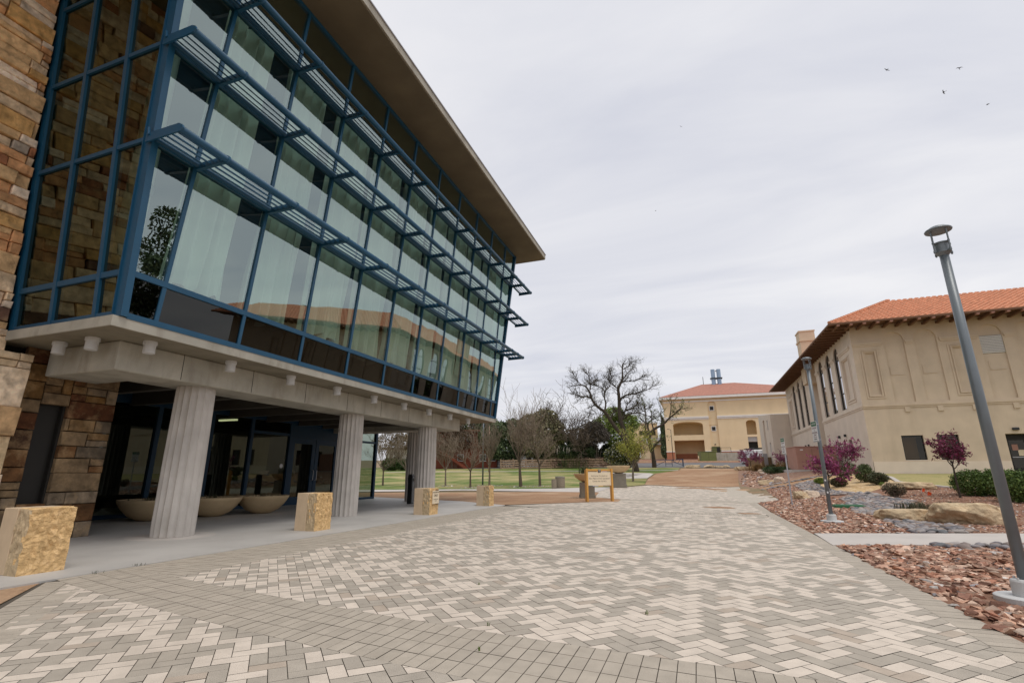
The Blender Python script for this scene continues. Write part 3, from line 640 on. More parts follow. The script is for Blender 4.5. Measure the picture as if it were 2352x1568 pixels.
for x, y, lb, seed in ((-18.3, 12.9, 'wide concrete planter bowl half hidden behind the nearest column', 1), (-17.8, 14.95, 'wide concrete planter bowl in the middle of three by the glass', 2), (-17.3, 16.9, 'wide concrete planter bowl closest to the blue entrance doors', 3)):
    e = empty('planter_bowl', (x, y, .012), lb, 'planter', 'planter bowls by the entrance')
    p = MB(); p.lathe([(.16, 0), (.35, .025), (.62, .16), (.84, .38), (.98, .60), (1.02, .70), (1.0, .72), (.93, .69), (.90, .62)], 40); p.build('bowl', M['bowl'], e, True)
    p = MB(); p.lathe([(.92, .60), (.92, .645)], 32); p.build('soil', M['soil'], e)
    p = MB(); rs = random.Random(seed)
    for k in range(16): a = rs.uniform(0, 6.28); r = rs.uniform(0, .75); tuft(p, r*math.cos(a), r*math.sin(a), 7, .22, [(.08,.07,.035),(.05,.07,.03),(.14,.10,.06)], .08, .62, .008)
    p.build('plants', M['leaf'], e)
for x, y, lb in ((-14.85, 24.65, 'black square post standing beside the third fluted column'), (-15.9, 20.2, 'black square post with door button beside the second fluted column')):
    e = empty('black_post', (x, y, .012), lb, 'post', 'black access posts')
    p = MB(); p.bbox(-.13, .13, -.13, .13, 0, 1.5, .012); p.build('post', M['black'], e)
    p = MB(); p.hexa([(-.14,-.14,1.5),(.14,-.14,1.5),(.14,.14,1.5),(-.14,.14,1.5),(-.07,-.07,1.57),(.07,-.07,1.57),(.07,.07,1.57),(-.07,.07,1.57)]); p.build('cap', M['black'], e)
    p = MB(); p.bbox(.131, .15, -.09, .09, .05, 1.45, .004); p.build('face_plate', M['metal'], e)
    p = MB(); p.bbox(.15, .175, -.05, .05, 1.2, 1.36, .005); p.build('button_box', M['black'], e)
# ------------------------------------------------------------------ walls with openings
def arch(x0, x1, z0, zs, n=14, rise=None):
    """outline of an opening: flat sill, sides, round or segmental head springing at zs"""
    r = (x1-x0)/2; cx = (x0+x1)/2; rise = r if rise is None else rise
    return [(x0, z0), (x1, z0)]+[(cx+r*math.cos(PI*k/n), zs+rise*math.sin(PI*k/n)) for k in range(n+1)]
def rect(x0, x1, z0, z1): return [(x0, z0), (x1, z0), (x1, z1), (x0, z1)]
def wall_open(mb, outer, holes, mp, m=0):
    """holes: (outline, depth, back material index or None)"""
    loops = [[Vector((a, b, 0)) for a, b in outer]]+[[Vector((a, b, 0)) for a, b in h[0]] for h in holes]
    flat = [v for l in loops for v in l]; tr = tessellate_polygon(loops)
    mb.add([mp(v.x, v.y, 0) for v in flat], [list(t) for t in tr], None, m)
    for out, d, back in holes:
        n = len(out); vs = [mp(a, b, 0) for a, b in out]+[mp(a, b, d) for a, b in out]
        mb.add(vs, [(i, (i+1) % n, n+(i+1) % n, n+i) for i in range(n)], None, m)
        if back is not None: mb.add([mp(a, b, d) for a, b in out], [tuple(range(n))], None, back)
def arch_panes(mb, x0, x1, z0, zs, mp, d, bars, m_bar=1, w=.06, mid=False):
    """glass plus frame bars set at depth d"""
    o = arch(x0, x1, z0, zs); mb.add([mp(a, b, d) for a, b in o], [tuple(range(len(o)))], None, 0)
def bar(mb, mp, x0, x1, z0, z1, d0, d1, m=0): mb.prism(rect(x0, x1, z0, z1), mp, d0, d1, None, m)
def arch_frame(mb, x0, x1, z0, zs, mp, d, bars, w=.07):
    o = arch(x0, x1, z0, zs); i = arch(x0+w, x1-w, z0+w, zs, rise=(x1-x0)/2-w); n = len(o)
    mb.add([mp(a, b, d) for a, b in o]+[mp(a, b, d) for a, b in i], [(k, (k+1) % n, n+(k+1) % n, n+k) for k in range(n)])
    mb.add([mp(a, b, d) for a, b in i]+[mp(a, b, d+.05) for a, b in i], [(k, (k+1) % n, n+(k+1) % n, n+k) for k in range(n)])
    for z in bars: bar(mb, mp, x0+w, x1-w, z-.04, z+.04, d-.005, d+.05)

# ------------------------------------------------------------------ the tan arched building on the right
TB = empty('tan_building', (15.15, 54.4, 1.5), 'tan stucco building with tall arched windows and orange tiled hip roof', 'building')
class TBm(MB):
    def done(s, name, mats, parent=None, smooth=False):
        o = s.build(name, mats, parent or TB, smooth); o.data.transform(Matrix.Translation(-TB.location)); return o
X0, Y0 = 15.15, 54.4
FR = lambda a, b, d: (a, Y0+d, b)                 # front wall faces -y
LF = lambda a, b, d: (X0+d, a, b)                 # left wall faces -x
xe = 46
niche = .14
fh = []
for a0, a1 in ((17.75, 19.35), (20.15, 21.85), (24.95, 26.6), (27.5, 29.1), (31.6, 33.2), (34, 35.6)): fh.append((arch(a0, a1, 7.95, 13.78), niche, 0))
for a0, a1 in ((16.1, 16.92), (22.9, 24.2), (29.9, 30.8), (36.6, 37.9)): fh.append((rect(a0, a1, 8.75, 12.7), .16, 0))
wins = [(17.66, 19.30), (20.28, 21.84)]
for a0, a1 in wins+[(30.5, 32.2), (33.2, 34.9)]: fh.append((rect(a0, a1, 2.80, 4.95), .28, None))
fh.append((rect(25.05, 27.2, 1.75, 4.92), .9, None))
w = TBm(); wall_open(w, rect(X0, xe, .5, 15.4), fh, FR); w.quad((xe, Y0, .5), (xe, 92, .5), (xe, 92, 15.4), (xe, Y0, 15.4)); w.done('front_wall', M['stucco'])
w = TBm()
for a0, a1 in ((15.3, 17.5), (22.15, 24.7), (29.25, 31.4), (35.8, 38.2)):   # raised frames round the panels, capitals
    for (i0, i1, z0, z1, d) in ((.35, .35, 8.35, 13.05, .055), (.55, .55, 8.55, 12.9, .09)):
        p0, p1 = a0+i0, a1-i1
        for r in ((p0, p0+.10, z0, z1), (p1-.10, p1, z0, z1), (p0+.10, p1-.10, z0, z0+.10), (p0+.10, p1-.10, z1-.10, z1)): bar(w, FR, *r, -d, .01)
    bar(w, FR, a0-.12, a1+.12, 13.52, 13.75, -.13, .01); bar(w, FR, a0-.06, a1+.06, 13.36, 13.52, -.07, .01)
for a0, a1 in ((19.5, 20.0), (26.75, 27.35), (33.35, 33.85)): bar(w, FR, a0-.07, a1+.07, 13.50, 13.75, -.12, .01); bar(w, FR, a0-.03, a1+.03, 13.34, 13.50, -.06, .01)
for a0, a1 in ((17.95, 19.0), (20.45, 21.45), (25.3, 26.35)): bar(w, FR, a0, a1, 10.48, 10.56, -.05+niche, niche+.01); bar(w, FR, a0-.06, a0-.01, 10.48, 11.3, niche-.04, niche+.01)
bar(w, FR, X0, xe, 7.62, 7.80, -.12, .01); bar(w, FR, X0, xe, 7.46, 7.62, -.06, .01)
for k, x in enumerate((18.55, 21.0, 23.5, 26.3, 28.5, 31.5, 34.0)): bar(w, FR, x-.2, x+.2, 7.05, 7.46, -.10, .01)
w.done('front_moulding', M['stucco'])
w = TBm(); w.prism(rect(X0-.03, 25.0, .4, 2.66), FR, -.09, .01); w.prism(rect(27.25, xe, .4, 2.66), FR, -.09, .01); w.done('front_plinth', M['stucco_lite'])
for a0, a1 in wins+[(30.5, 32.2), (33.2, 34.9)]:
    p = TBm(); p.quad(FR(a0, 2.8, .2), FR(a1, 2.8, .2), FR(a1, 4.95, .2), FR(a0, 4.95, .2)); o = p.done('window', M['glass_low'])
    p = TBm(); p.quad(FR(a0+.35, 2.8, .9), FR(a1-.3, 2.8, .9), FR(a1-.3, 4.8, .9), FR(a0+.35, 4.8, .9)); p.done('blind', M['room'], o)
    f = TBm()
    for r in ((a0, a0+.07, 2.8, 4.95), (a1-.07, a1, 2.8, 4.95), (a0+.07, a1-.07, 2.8, 2.88), (a0+.07, a1-.07, 4.88, 4.95)): bar(f, FR, *r, .14, .24)
    f.done('window_frame', M['winframe'], o)
    f = TBm(); bar(f, FR, a0, a1, 2.72, 2.79, -.02, .12); f.done('window_sill', M['stucco_lite'], o)
p = TBm(); p.prism(rect(25.05, 27.2, 1.75, 4.92), FR, .8, .86); dp = p.done('door', M['winframe'])
p = TBm(); p.quad(FR(25.5,2.1,.79), FR(26.5,2.1,.79), FR(26.5,4.4,.79), FR(25.5,4.4,.79)); p.done('door_glass', M['glass_low'], dp)
for a0, z0, mm in ((25.65, 3.55, 'pinkbox'), (26.0, 3.1, 'signboard')):
    p = TBm(); bar(p, FR, a0, a0+.4, z0, z0+.5, .77, .785); p.done('door_notice', M[mm], dp)
p = TBm(); bar(p, FR, 25.5, 26.5, 2.95, 3.02, .72, .78); p.done('push_bar', M['galv'], dp)
p = TBm(); p.bbox(25.6, 26.05, Y0-.16, Y0, 5.2, 5.42, .03); p.done('wall_light', M['black'])
# left wall: two bays of three arched windows, a recess between
lh = []
for a0, a1 in ((59.4, 61.2), (62.9, 64.8), (66.5, 68.5), (77.2, 79.0), (80.7, 82.6), (84.4, 86.4)): lh.append((arch(a0, a1, 8.05, 13.75), .22, None))
for a0, a1 in ((56.3, 58.3), (88.0, 89.8)): lh.append((rect(a0, a1, 8.8, 12.7), .16, 0))
for a0, a1 in ((59.7, 60.8), (62.1, 63.0), (64.4, 65.3)): lh.append((rect(a0, a1, 2.85, 5.0), .2, None))
lh.append((rect(70.2, 74.6, 2.0, 15.3), 1.3, 0))
w = TBm(); wall_open(w, rect(Y0, 92.2, .5, 15.4), lh, LF); w.done('side_wall', M['stucco_pale'])
w = TBm()
for a0, a1 in ((55.3, 59.2), (74.9, 76.9), (87.2, 90.9)):
    if a1-a0 > 2.5:
        for (i, z0, z1, d) in ((.5, 8.35, 13.0, .055), (.75, 8.6, 12.9, .09)):
            for r in ((a0+i, a0+i+.10, z0, z1), (a1-i-.10, a1-i, z0, z1), (a0+i+.10, a1-i-.10, z0, z0+.10), (a0+i+.10, a1-i-.10, z1-.10, z1)): bar(w, LF, *r, -d, .01)
    bar(w, LF, a0-.1, a1+.1, 13.52, 13.75, -.13, .01); bar(w, LF, a0-.05, a1+.05, 13.36, 13.52, -.07, .01)
for a in (61.3, 64.9, 68.6, 79.1, 82.7): bar(w, LF, a, a+1.5 if a not in (68.6,) else 70.1, 13.5, 13.74, -.13, .01); bar(w, LF, a+.05, a+1.4, 13.34, 13.5, -.06, .01)
for a0, a1 in ((Y0, 70.1), (74.7, 92.2)): bar(w, LF, a0, a1, 7.62, 7.80, -.12, .01); bar(w, LF, a0, a1, 7.46, 7.62, -.06, .01)
w.done('side_moulding', M['stucco_pale'])
w = TBm(); bar(w, LF, Y0-.09, 70.0, .4, 2.66, -.09, .01); w.done('side_plinth', M['stucco_pale'])
for a0, a1 in ((59.4, 61.2), (62.9, 64.8), (66.5, 68.5), (77.2, 79.0), (80.7, 82.6), (84.4, 86.4)):
    p = TBm(); arch_panes(p, a0, a1, 8.05, 13.75, LF, .18, ()); o = p.done('arched_window', M['glass_arch'])
    f = TBm(); arch_frame(f, a0, a1, 8.05, 13.75, LF, .12, (9.75, 11.5, 13.3), .10); f.done('window_frame', M['winframe'], o)
for a0, a1 in ((59.7, 60.8), (62.1, 63.0), (64.4, 65.3)):
    p = TBm(); p.quad(LF(a0, 2.85, .15), LF(a1, 2.85, .15), LF(a1, 5.0, .15), LF(a0, 5.0, .15)); p.done('window', M['glass_far'])
for y, z in ((61.4, 5.35), (63.7, 5.35), (80, 5.3), (82, 5.3)):
    p = TBm(); p.bbox(X0-.22, X0, y-.09, y+.09, z, z+.28, .03); p.done('wall_light', M['black'])
p = TBm(); p.box(X0+1.5, xe-.1, Y0+1, 92, 1, 15.3); p.done('inner_core', M['dark'])
# louvre in the upper niche
p = TBm()
for k in range(11): z = 11.98+k*.145; p.prism([(z, 0.10), (z+.10, .02), (z+.115, .03), (z+.015, .13)], lambda a, b, d: (d, Y0+b, a), 24.97, 26.58)
p.done('louvre', M['white'])
p = TBm(); p.box(24.97, 26.58, Y0+.131, Y0+.139, 11.95, 13.6); p.done('louvre_back', M['dark'])
# roof: hip slopes, tile courses on the front, hip caps, rafters
ex, ey, ez = 13.0, 52.05, 15.28; sl = .515; RUN = 7.6
def zr(t): return ez+sl*t
TBm_v = []; TBm_f = []
per = .50; nper = 6; ncour = 15
xs_ = np.arange(ex, 48.01, per/nper)
vid = 0; V = []; Fq = []
prof = lambda x: .055*math.cos(2*PI*(x-ex)/per)+.02*math.cos(4*PI*(x-ex)/per)
for k in range(ncour):
    t0, t1 = RUN*k/ncour, RUN*(k+1)/ncour+.03
    base = len(V)
    for x in xs_:
        for t, lift in ((t0, .10), (t1, .0)):
            tt = min(t, x-ex+.001) if x-ex < t1 else t
            V.append((x, ey+t, zr(t)+lift+prof(x)+.03))
    for i in range(len(xs_)-1):
        if xs_[i]-ex < t0+.05: continue
        a = base+2*i; Fq.append((a, a+2, a+3, a+1))
    b2 = len(V)
    for x in xs_: V += [(x, ey+t0, zr(t0)+.13+prof(x)), (x, ey+t0, zr(t0)-.0+prof(x)*.6)]
    for i in range(len(xs_)-1):
        if xs_[i]-ex < t0+.05: continue
        a = b2+2*i; Fq.append((a+1, a+3, a+2, a))
rt = np_obj('roof', np.array(V)-np.array(TB.location), Fq, M['tile'], TB, smooth=False)
w = TBm()   # under-roof slopes, other hips, ridge band
A = (ex, ey, ez); Bc = (48, ey, ez); Cc = (48, 94, ez); D = (ex, 94.3, ez); k = RUN
a2 = (ex+k, ey+k, zr(k)); b2 = (48, ey+k, zr(k)); d2 = (ex+k, 94.3-k, zr(k)); c2 = (48, 94.3-k, zr(k))
w.add([A, Bc, b2, a2, D, d2, Cc, c2], [(0,1,2,3), (4,0,3,5), (6,4,5,7)]); 
u = 2.4; a3 = (ex+k+u*.55, ey+k+u*1.5, zr(k)+.85); b3_ = (33, ey+k+u*1.5, zr(k)+.85); d3 = (ex+k+u*.55, 90-k-u, zr(k)+.85)
w.add([a2, (34.5, ey+k, zr(k)), b3_, a3, d2, d3, (36, ey+k+u*3, zr(k)+.05)], [(0,1,2,3), (4,0,3,5)]); w.add([(34.5, ey+k, zr(k)), (40, ey+k, zr(k)+.3), (40, ey+k+4, zr(k)+.45), b3_], [(0,1,2,3)])
w.done('roof_deck', M['tile'], rt)
w = TBm()
for i in range(26):
    t = RUN*(i+.2)/26; s = RUN/26*1.25; p0 = Vector((ex+t, ey+t, zr(t)+.09)); p1 = Vector((ex+t+s, ey+t+s, zr(t+s)+.06)); w.tube([p0, p1], [.17, .13], 10)
w.done('hip_tiles', M['tile'], rt)
w = TBm(); w.add([(ex+.12,ey+.12,ez-.02),(48,ey+.12,ez-.02),(48,Y0+.05,ez+.10),(X0+.05,Y0+.05,ez+.10),(ex+.12,94,ez-.02),(X0+.05,94,ez+.10)], [(0,3,2,1), (0,4,5,3)])
w.box(ex-.02, 48, ey-.03, ey+.08, ez-.12, ez+.04); w.box(ex-.03, ex+.08, ey+.081, 94.2, ez-.12, ez+.04); w.done('eave', M['soffit_wood'], rt)
for kx in range(26):
    p = TBm(); x = ex+.75+kx*1.05
    if x > 44: break
    p.box(x-.11, x+.11, ey+.30, Y0+.02, ez-.24, ez-.045); r_ = p.done('rafter', M['soffit_wood'], rt)
    p = TBm(); p.box(x-.115, x+.115, ey+.02, ey+.299, ez-.26, ez-.035); p.done('rafter_tail', M['pinkbox'], rt)
for ky in range(37):
    p = TBm(); y = ey+1.2+ky*1.1; p.box(ex+.04, X0+.02, y-.11, y+.11, ez-.26, ez-.035); p.done('rafter', M['soffit_wood'], rt)
p = TBm(); p.hexa([(13.6,71,13),(15.4,71,13),(15.4,73.2,13),(13.6,73.2,13),(13.6,71,19.9),(15.4,71,19.9),(15.4,73.2,19.9),(13.6,73.2,19.9)]); p.box(13.5, 15.5, 70.9, 73.3, 18.6, 18.85); p.box(13.52, 15.48, 70.92, 73.28, 19.901, 20.05); ch = p.done('chimney', M['stucco'])
ch.data.transform(Matrix.Translation((.9, 1.5, 0)))
# lower flat annex further back
AN = empty('stucco_annex', (12.6, 92, 2.2), 'lower flat roofed stucco annex with vents behind the arched building', 'building')
class ANm(MB):
    def done(s, name, mats, parent=None): o = s.build(name, mats, parent or AN); o.data.transform(Matrix.Translation(-AN.location)); return o
AX_ = 12.35; LA = lambda a, b, d: (AX_+d, a, b)
w = ANm(); wall_open(w, [(92.3, .8), (108, .8), (108, 12.6), (92.3, 11.2)], [(rect(100.2, 102.4, 4.6, 11.0), .9, 0), (rect(95.6, 97.4, 10.0, 12.0) if False else rect(95.8, 97.2, 8.9, 10.6), .15, 1), (rect(95.4, 96.6, 5.2, 6.8), .15, 1)], LA)
w.add([(AX_,92.3,.8),(X0+.2,92.3,.8),(X0+.2,92.3,11.2),(AX_,92.3,11.2)], [(0,1,2,3)]); w.add([(AX_,92.3,11.2),(AX_,108,12.6),(40,108,12.6),(40,92.3,11.2)], [(3,2,1,0)]); w.add([(AX_,108,.8),(40,108,.8),(40,108,12.6),(AX_,108,12.6)], [(0,1,2,3)])
w.done('wall', [M['stucco_pale'], M['dark']])
for y0, y1, z0, z1 in ((95.8, 97.2, 8.9, 10.6), (95.4, 96.6, 5.2, 6.8)):
    p = ANm(); n = int((z1-z0)/.2)
    for kk in range(n): z = z0+kk*.2; p.prism([(z, .12), (z+.12, .0), (z+.15, .02), (z+.03, .14)], lambda a, b, d: (AX_+b, d, a), y0, y1)
    p.done('louvre', M['white'])

# ------------------------------------------------------------------ the yellow three-storey building straight ahead
YB = empty('yellow_building', (6, 166, 6), 'pale yellow three storey building with red tile hip roof and arched openings', 'building')
class YBm(MB):
    def done(s, name, mats, parent=None, smooth=False): o = s.build(name, mats, parent or YB, smooth); o.data.transform(Matrix.Translation(-YB.location)); return o
YY = 166.; YF = lambda a, b, d: (a, YY+d, b)
hs = [(arch(-5.7, 3.15, 13.35, 16.6, 16, rise=.85), 7.0, 0), (rect(-5.75, 3.1, 5.9, 11.75), 7.0, 0), (arch(15.45, 18.2, 13.1, 16.6, 14, rise=.85), 4.0, 0), (rect(15.5, 18.05, 8.3, 12.4), .7, 1), (arch(19.9, 22.6, 13.1, 16.6, 14, rise=.85), 1.6, 0), (rect(19.95, 22.5, 8.3, 12.4), .7, 1), (arch(5.05, 7.55, 6.86, 22.4), .55, 0)]
w = YBm(); wall_open(w, rect(-8.2, 40, 5.0, 24.6), hs, YF); w.add([(-8.2,YY,5),(-8.2,200,5),(-8.2,200,24.6),(-8.2,YY,24.6)], [(0,1,2,3)]); w.done('wall', [M['yellow'], M['dark']])
w = YBm(); w.prism(rect(-8.25, -5.8, 4.5, 8.2), YF, -.08, .01); w.prism(rect(3.2, 5.0, 4.5, 8.2), YF, -.08, .01); w.prism(rect(7.6, 15.4, 4.5, 8.2), YF, -.08, .01); w.prism(rect(18.1, 40, 4.5, 8.2), YF, -.08, .01); w.prism(rect(-5.7, 3.05, 4.5, 7.9), YF, 6.9, 6.99); w.done('base_band', M['terracotta_base'])
w = YBm()
for a0, a1 in ((-8.35, -5.75), (3.15, 5.0), (7.6, 15.4), (18.1, 40)): bar(w, YF, a0, a1, 8.2, 8.5, -.16, .01)
for a0, a1 in ((-8.4, 5.1), (7.5, 40)): bar(w, YF, a0, a1, 18.55, 19.0, -.35, .01); bar(w, YF, a0, a1, 18.1, 18.55, -.15, .01)
bar(w, YF, -8.3, 40, 23.6, 24.0, -.2, .01)
w.done('cornice', M['yellow_trim'])
for i, (z0, z1) in enumerate(((20.8, 22.1), (14.5, 15.8), )):
    p = YBm(); bar(p, YF, 5.62, 6.86, z0, z1, .44, .54); o = p.done('window', M['winframe'])
    f = YBm()
    for r in ((5.55, 5.72, z0-.1, z1+.1), (6.76, 6.93, z0-.1, z1+.1), (5.72, 6.76, z0-.1, z0+.07), (5.72, 6.76, z1-.07, z1+.1)): bar(f, YF, *r, .38, .5)
    f.done('window_frame', M['yellow_trim'], o)
w = YBm(); bar(w, YF, 5.06, 7.54, 9.75, 10.1, .36, .54); bar(w, YF, 5.06, 7.54, 16.3, 16.5, .40, .54); w.done('niche_band', M['yellow'])
p = YBm(); bar(p, YF, 5.1, 7.5, 6.86, 9.7, .35, .5); d_ = p.done('door', M['greenbox'])
p = YBm(); bar(p, YF, 6.5, 7.4, 7.0, 9.5, .31, .345); p.done('door_glass', M['winframe'], d_)
p = YBm(); p.bbox(6.0, 6.4, YY+.0, YY+.4, 10.2, 10.5, .04); p.done('wall_light', M['black'])
for a0, a1 in ((15.5, 18.05), (19.95, 22.5)):
    p = YBm()
    for kk in range(6): z = 10.95+kk*.25; p.prism([(z, .35), (z+.16, .1), (z+.2, .13), (z+.04, .38)], lambda a, b, d: (d, YY+b, a), a0, a1)
    p.done('louvre', M['white'])
w = YBm(); e0, e1, f0, f1, z = -9.4, 41, 164.6, 201, 25.3
r1, r2 = (4.46, 176), (13.4, 176)
w.add([(e0,f0,z),(e1,f0,z),(e1,f1,z),(e0,f1,z),(4.2,178,30.2),(14.2,178,30.35),(34,190,25.35)], [(0,1,6,5,4)]) if False else w.add([(e0,f0,z),(e1,f0,z),(e1,f1,z),(e0,f1,z),(4.3,178.5,31.1),(14.6,178.5,31.15)], [(0,1,5,4),(0,4,3),(1,2,5),(3,4,5,2)])
yr = w.done('roof', M['tile_far'])
w = YBm(); w.box(e0, e1, f0-.02, f0+.4, z-.75, z-.02); w.box(e0-.02, e0+.4, f0+.401, f1, z-.75, z-.02); w.add([(e0,f0,z-.7),(e1,f0,z-.7),(e1,YY+.1,z-.72),(-8.2,YY+.1,z-.72),(e0,f1,z-.7),(-8.2,f1,z-.72)], [(0,1,2,3),(0,3,5,4)]); w.done('fascia', M['yellow_trim'], yr)
w = YBm()
for kk in range(120): x = e0+.2+kk*.42; w.box(x, x+.24, f0-.06, f0+.3, z-.015, z+.10)
w.done('tile_ends', M['tile_far'], yr)
for x in (7.65, 9.35):
    p = YBm(); p.tube([(x*1.07, 178, 29), (x*1.07, 178, 35.9)], .66, 20)
    for zz in (31.0, 32.3): p.tube([(x*1.07, 178, zz), (x*1.07, 178, zz+.14)], .71, 20)
    p.done('flue_stack', M['stack'], None, False)
p = YBm(); p.box(7.2, 11.0, 177.2, 177.35, 32.6, 33.0); p.box(7.2, 11.0, 178.7, 178.8, 32.6, 33.0); p.box(8.95, 9.3, 177.8, 178.0, 35.2, 35.5); p.done('stack_brace', M['black'])
p = YBm(); p.tube([(4.9, 178, 31), (4.9, 178, 33.6)], .09, 6); p.done('vent_pipe', M['black'])

# ------------------------------------------------------------------ low buildings far left
def simple_b(name, label, u0, u1, D, h, m, depth=12, extra=None):
    a = at(u0, D); b = at(u1, D); e = empty(name, a, label, 'building'); L = (b-a).length; e.rotation_euler = (0, 0, math.atan2(b.y-a.y, b.x-a.x))
    def P(nm, mm, fn, par=None):
        q = MB(); fn(q); return q.build(nm, M[mm], par or e)
    P('wall', m, lambda q: q.box(0, L, 0, depth, -1.5, h)); return e, L, P
e, L, P = simple_b('red_house', 'brick red two storey building with an outside stair', 1000, 1140, 118, 4.9, 'brick_red')
P('roof', 'soffit_wood', lambda q: q.box(-1, L+1.2, -1.3, 13, 4.9, 5.25)); P('upper_storey', 'brick_red', lambda q: q.box(-6, 9.5, 1, 11, 5.25, 8.6)); P('roof', 'soffit_wood', lambda q: q.box(-7, 10.3, 0, 12, 8.6, 9.0))
for x in (10.2, 12.4, 5.0):
    f = P('window', 'white', lambda q: q.bbox(x, x+1.5, -.12, .05, 1.7, 3.3, .02)); P('pane', 'winframe', lambda q: q.box(x+.12, x+1.38, -.16, -.121, 1.85, 3.15), f)
for x in (5.2, 7.0):
    f = P('window', 'white', lambda q: q.bbox(x, x+1.2, .86, 1.02, 6.2, 7.8, .02)); P('pane', 'winframe', lambda q: q.box(x+.12, x+1.08, .8, .859, 6.35, 7.65), f)
def stair(q):
    q.hexa([(-.5,-2.4,4.9),(.6,-2.4,4.9),(.6,-1.35,4.9),(-.5,-1.35,4.9),(-.5,-2.4,5.3),(.6,-2.4,5.3),(.6,-1.35,5.3),(-.5,-1.35,5.3)])
    q.hexa([(0,-2.4,4.5),(7.8,-2.4,-.6),(7.8,-1.35,-.6),(0,-1.35,4.5),(0,-2.4,5.2),(7.8,-2.4,.1),(7.8,-1.35,.1),(0,-1.35,5.2)])
    q.tube([(0,-2.42,6.1),(7.8,-2.42,1.0)], .07, 6)
    for k in range(9): x = k*.97; q.tube([(x,-2.42,5.2-x*.654),(x,-2.42,6.1-x*.654)], .04, 5)
P('stair', 'brick_red', stair)
e, L, P = simple_b('white_house', 'low white building with a flat roof behind the board fence', 1143, 1250, 122, 3.4, 'white')
P('roof', 'soffit_wood', lambda q: q.box(-.3, L+.5, -.5, 12.5, 3.4, 3.6)); P('door', 'winframe', lambda q: q.box(4.1, 5.1, -.05, 0.01, -.3, 2.1)); P('downpipe', 'galv', lambda q: q.tube([(3.4,-.1,-1),(3.4,-.1,3.3)], .07, 6))
for x in (7.0, 8.6): f = P('window', 'winframe', lambda q: q.box(x, x+1.1, -.06, .01, 1.0, 2.4))
def rail(q):
    for z in (.5, .95, 1.35): q.tube([(-.1,-1.2,z+.3),(4.2,-1.2,z-.35),(6.2,-1.2,z-.35)], .05, 5)
    for k in range(6): x = k*1.2; q.tube([(x,-1.2,-.9),(x,-1.2,1.65-x*.15)], .05, 5)
P('ramp_rail', 'winframe', rail)
e, L, P = simple_b('tan_shed', 'low tan building with a grey metal roof left of the yellow building', 1496, 1531, 168, 6.0, 'yellow')
P('roof', 'galv', lambda q: q.hexa([(-1,-1.5,4.6),(L+1,-1.5,4.6),(L+1,8,7.4),(-1,8,7.4),(-1,-1.5,4.8),(L+1,-1.5,4.8),(L+1,8,7.6),(-1,8,7.6)])); P('upper_block', 'yellow', lambda q: q.box(-3, L+.5, 8.2, 14, 4, 12.5)); P('parapet', 'yellow_trim', lambda q: q.box(-3.2, L+.7, 8, 14.2, 12.5, 13.0)); P('window_band', 'winframe', lambda q: q.box(-1, L-.3, 8.1, 8.19, 8.5, 10))
e, L, P = simple_b('pale_house', 'pale low house glimpsed between trees behind the far hedges', 885, 960, 128, 4.6, 'yellow_trim')
P('roof', 'soffit_wood', lambda q: q.box(-1, L+1, -1, 13, 4.6, 5.0))
for x in (2, 5, 8): P('window', 'winframe', lambda q: q.box(x, x+1.3, -.06, .01, 1.2, 2.8))
# ------------------------------------------------------------------ lamps and signs
def lamp(x, y, h, label):
    e = empty('street_lamp', (x, y, TZ(x, y)), label, 'street lamp', 'grey pedestrian lamps'); e.scale = (.8, .8, 1)
    p = MB(); p.lathe([(.43, -.05), (.43, .055), (.41, .065)], 40); p.build('footing', M['white_conc'], e)
    p = MB(); p.lathe([(.185, .066), (.185, .24), (.17, .262), (.10, .268)], 28)
    for k in range(4): a = k*PI/2+.6; p.lathe([(.018, .268), (.018, .29)], 6, (.14*math.cos(a), .14*math.sin(a), 0))
    p.build('base_collar', M['white_conc'], e, False)
    p = MB(); p.lathe([(.082, .269), (.080, h*.5), (.073, h-.50)], 32); p.build('pole', M['metal'], e, True)
    z = h-.50; p = MB(); p.lathe([(.075, z), (.10, z+.03), (.125, z+.05), (.125, z+.075), (.11, z+.08), (.11, z+.19), (.13, z+.195), (.13, z+.215), (.10, z+.222)], 32); p.build('lamp_head', M['metal'], e)
    for k in range(4):
        a = k*PI/2+.35; c, s = math.cos(a), math.sin(a); p = MB()
        p.tube([(.165*c, .165*s, z+.03), (.165*c, .165*s, z+.43)], .0135, 8); p.tube([(.165*c, .165*s, z+.045), (.165*c, .165*s, z+.08)], .022, 8); p.tube([(.165*c, .165*s, z+.193), (.165*c, .165*s, z+.218)], .020, 8)
        p.tube([(.11*c, .11*s, z+.06), (.165*c, .165*s, z+.06)], .012, 6); p.tube([(.12*c, .12*s, z+.205), (.165*c, .165*s, z+.205)], .012, 6); p.build('rod', M['metal'], e)
    p = MB(); p.lathe([(.05, z+.40), (.19, z+.405), (.212, z+.415), (.218, z+.43), (.205, z+.445), (.14, z+.475), (.135, z+.482), (.05, z+.50), (.0, z+.502)], 40); p.build('cap', M['metal'], e, False)
    return e
lamp(3.91, 8.89, 5.36, 'tall grey lamp post closest to the camera by the paving edge')
lp2 = lamp(4.19, 20.39, 5.76, 'grey lamp post carrying a loading zone sign, behind the side walkway')
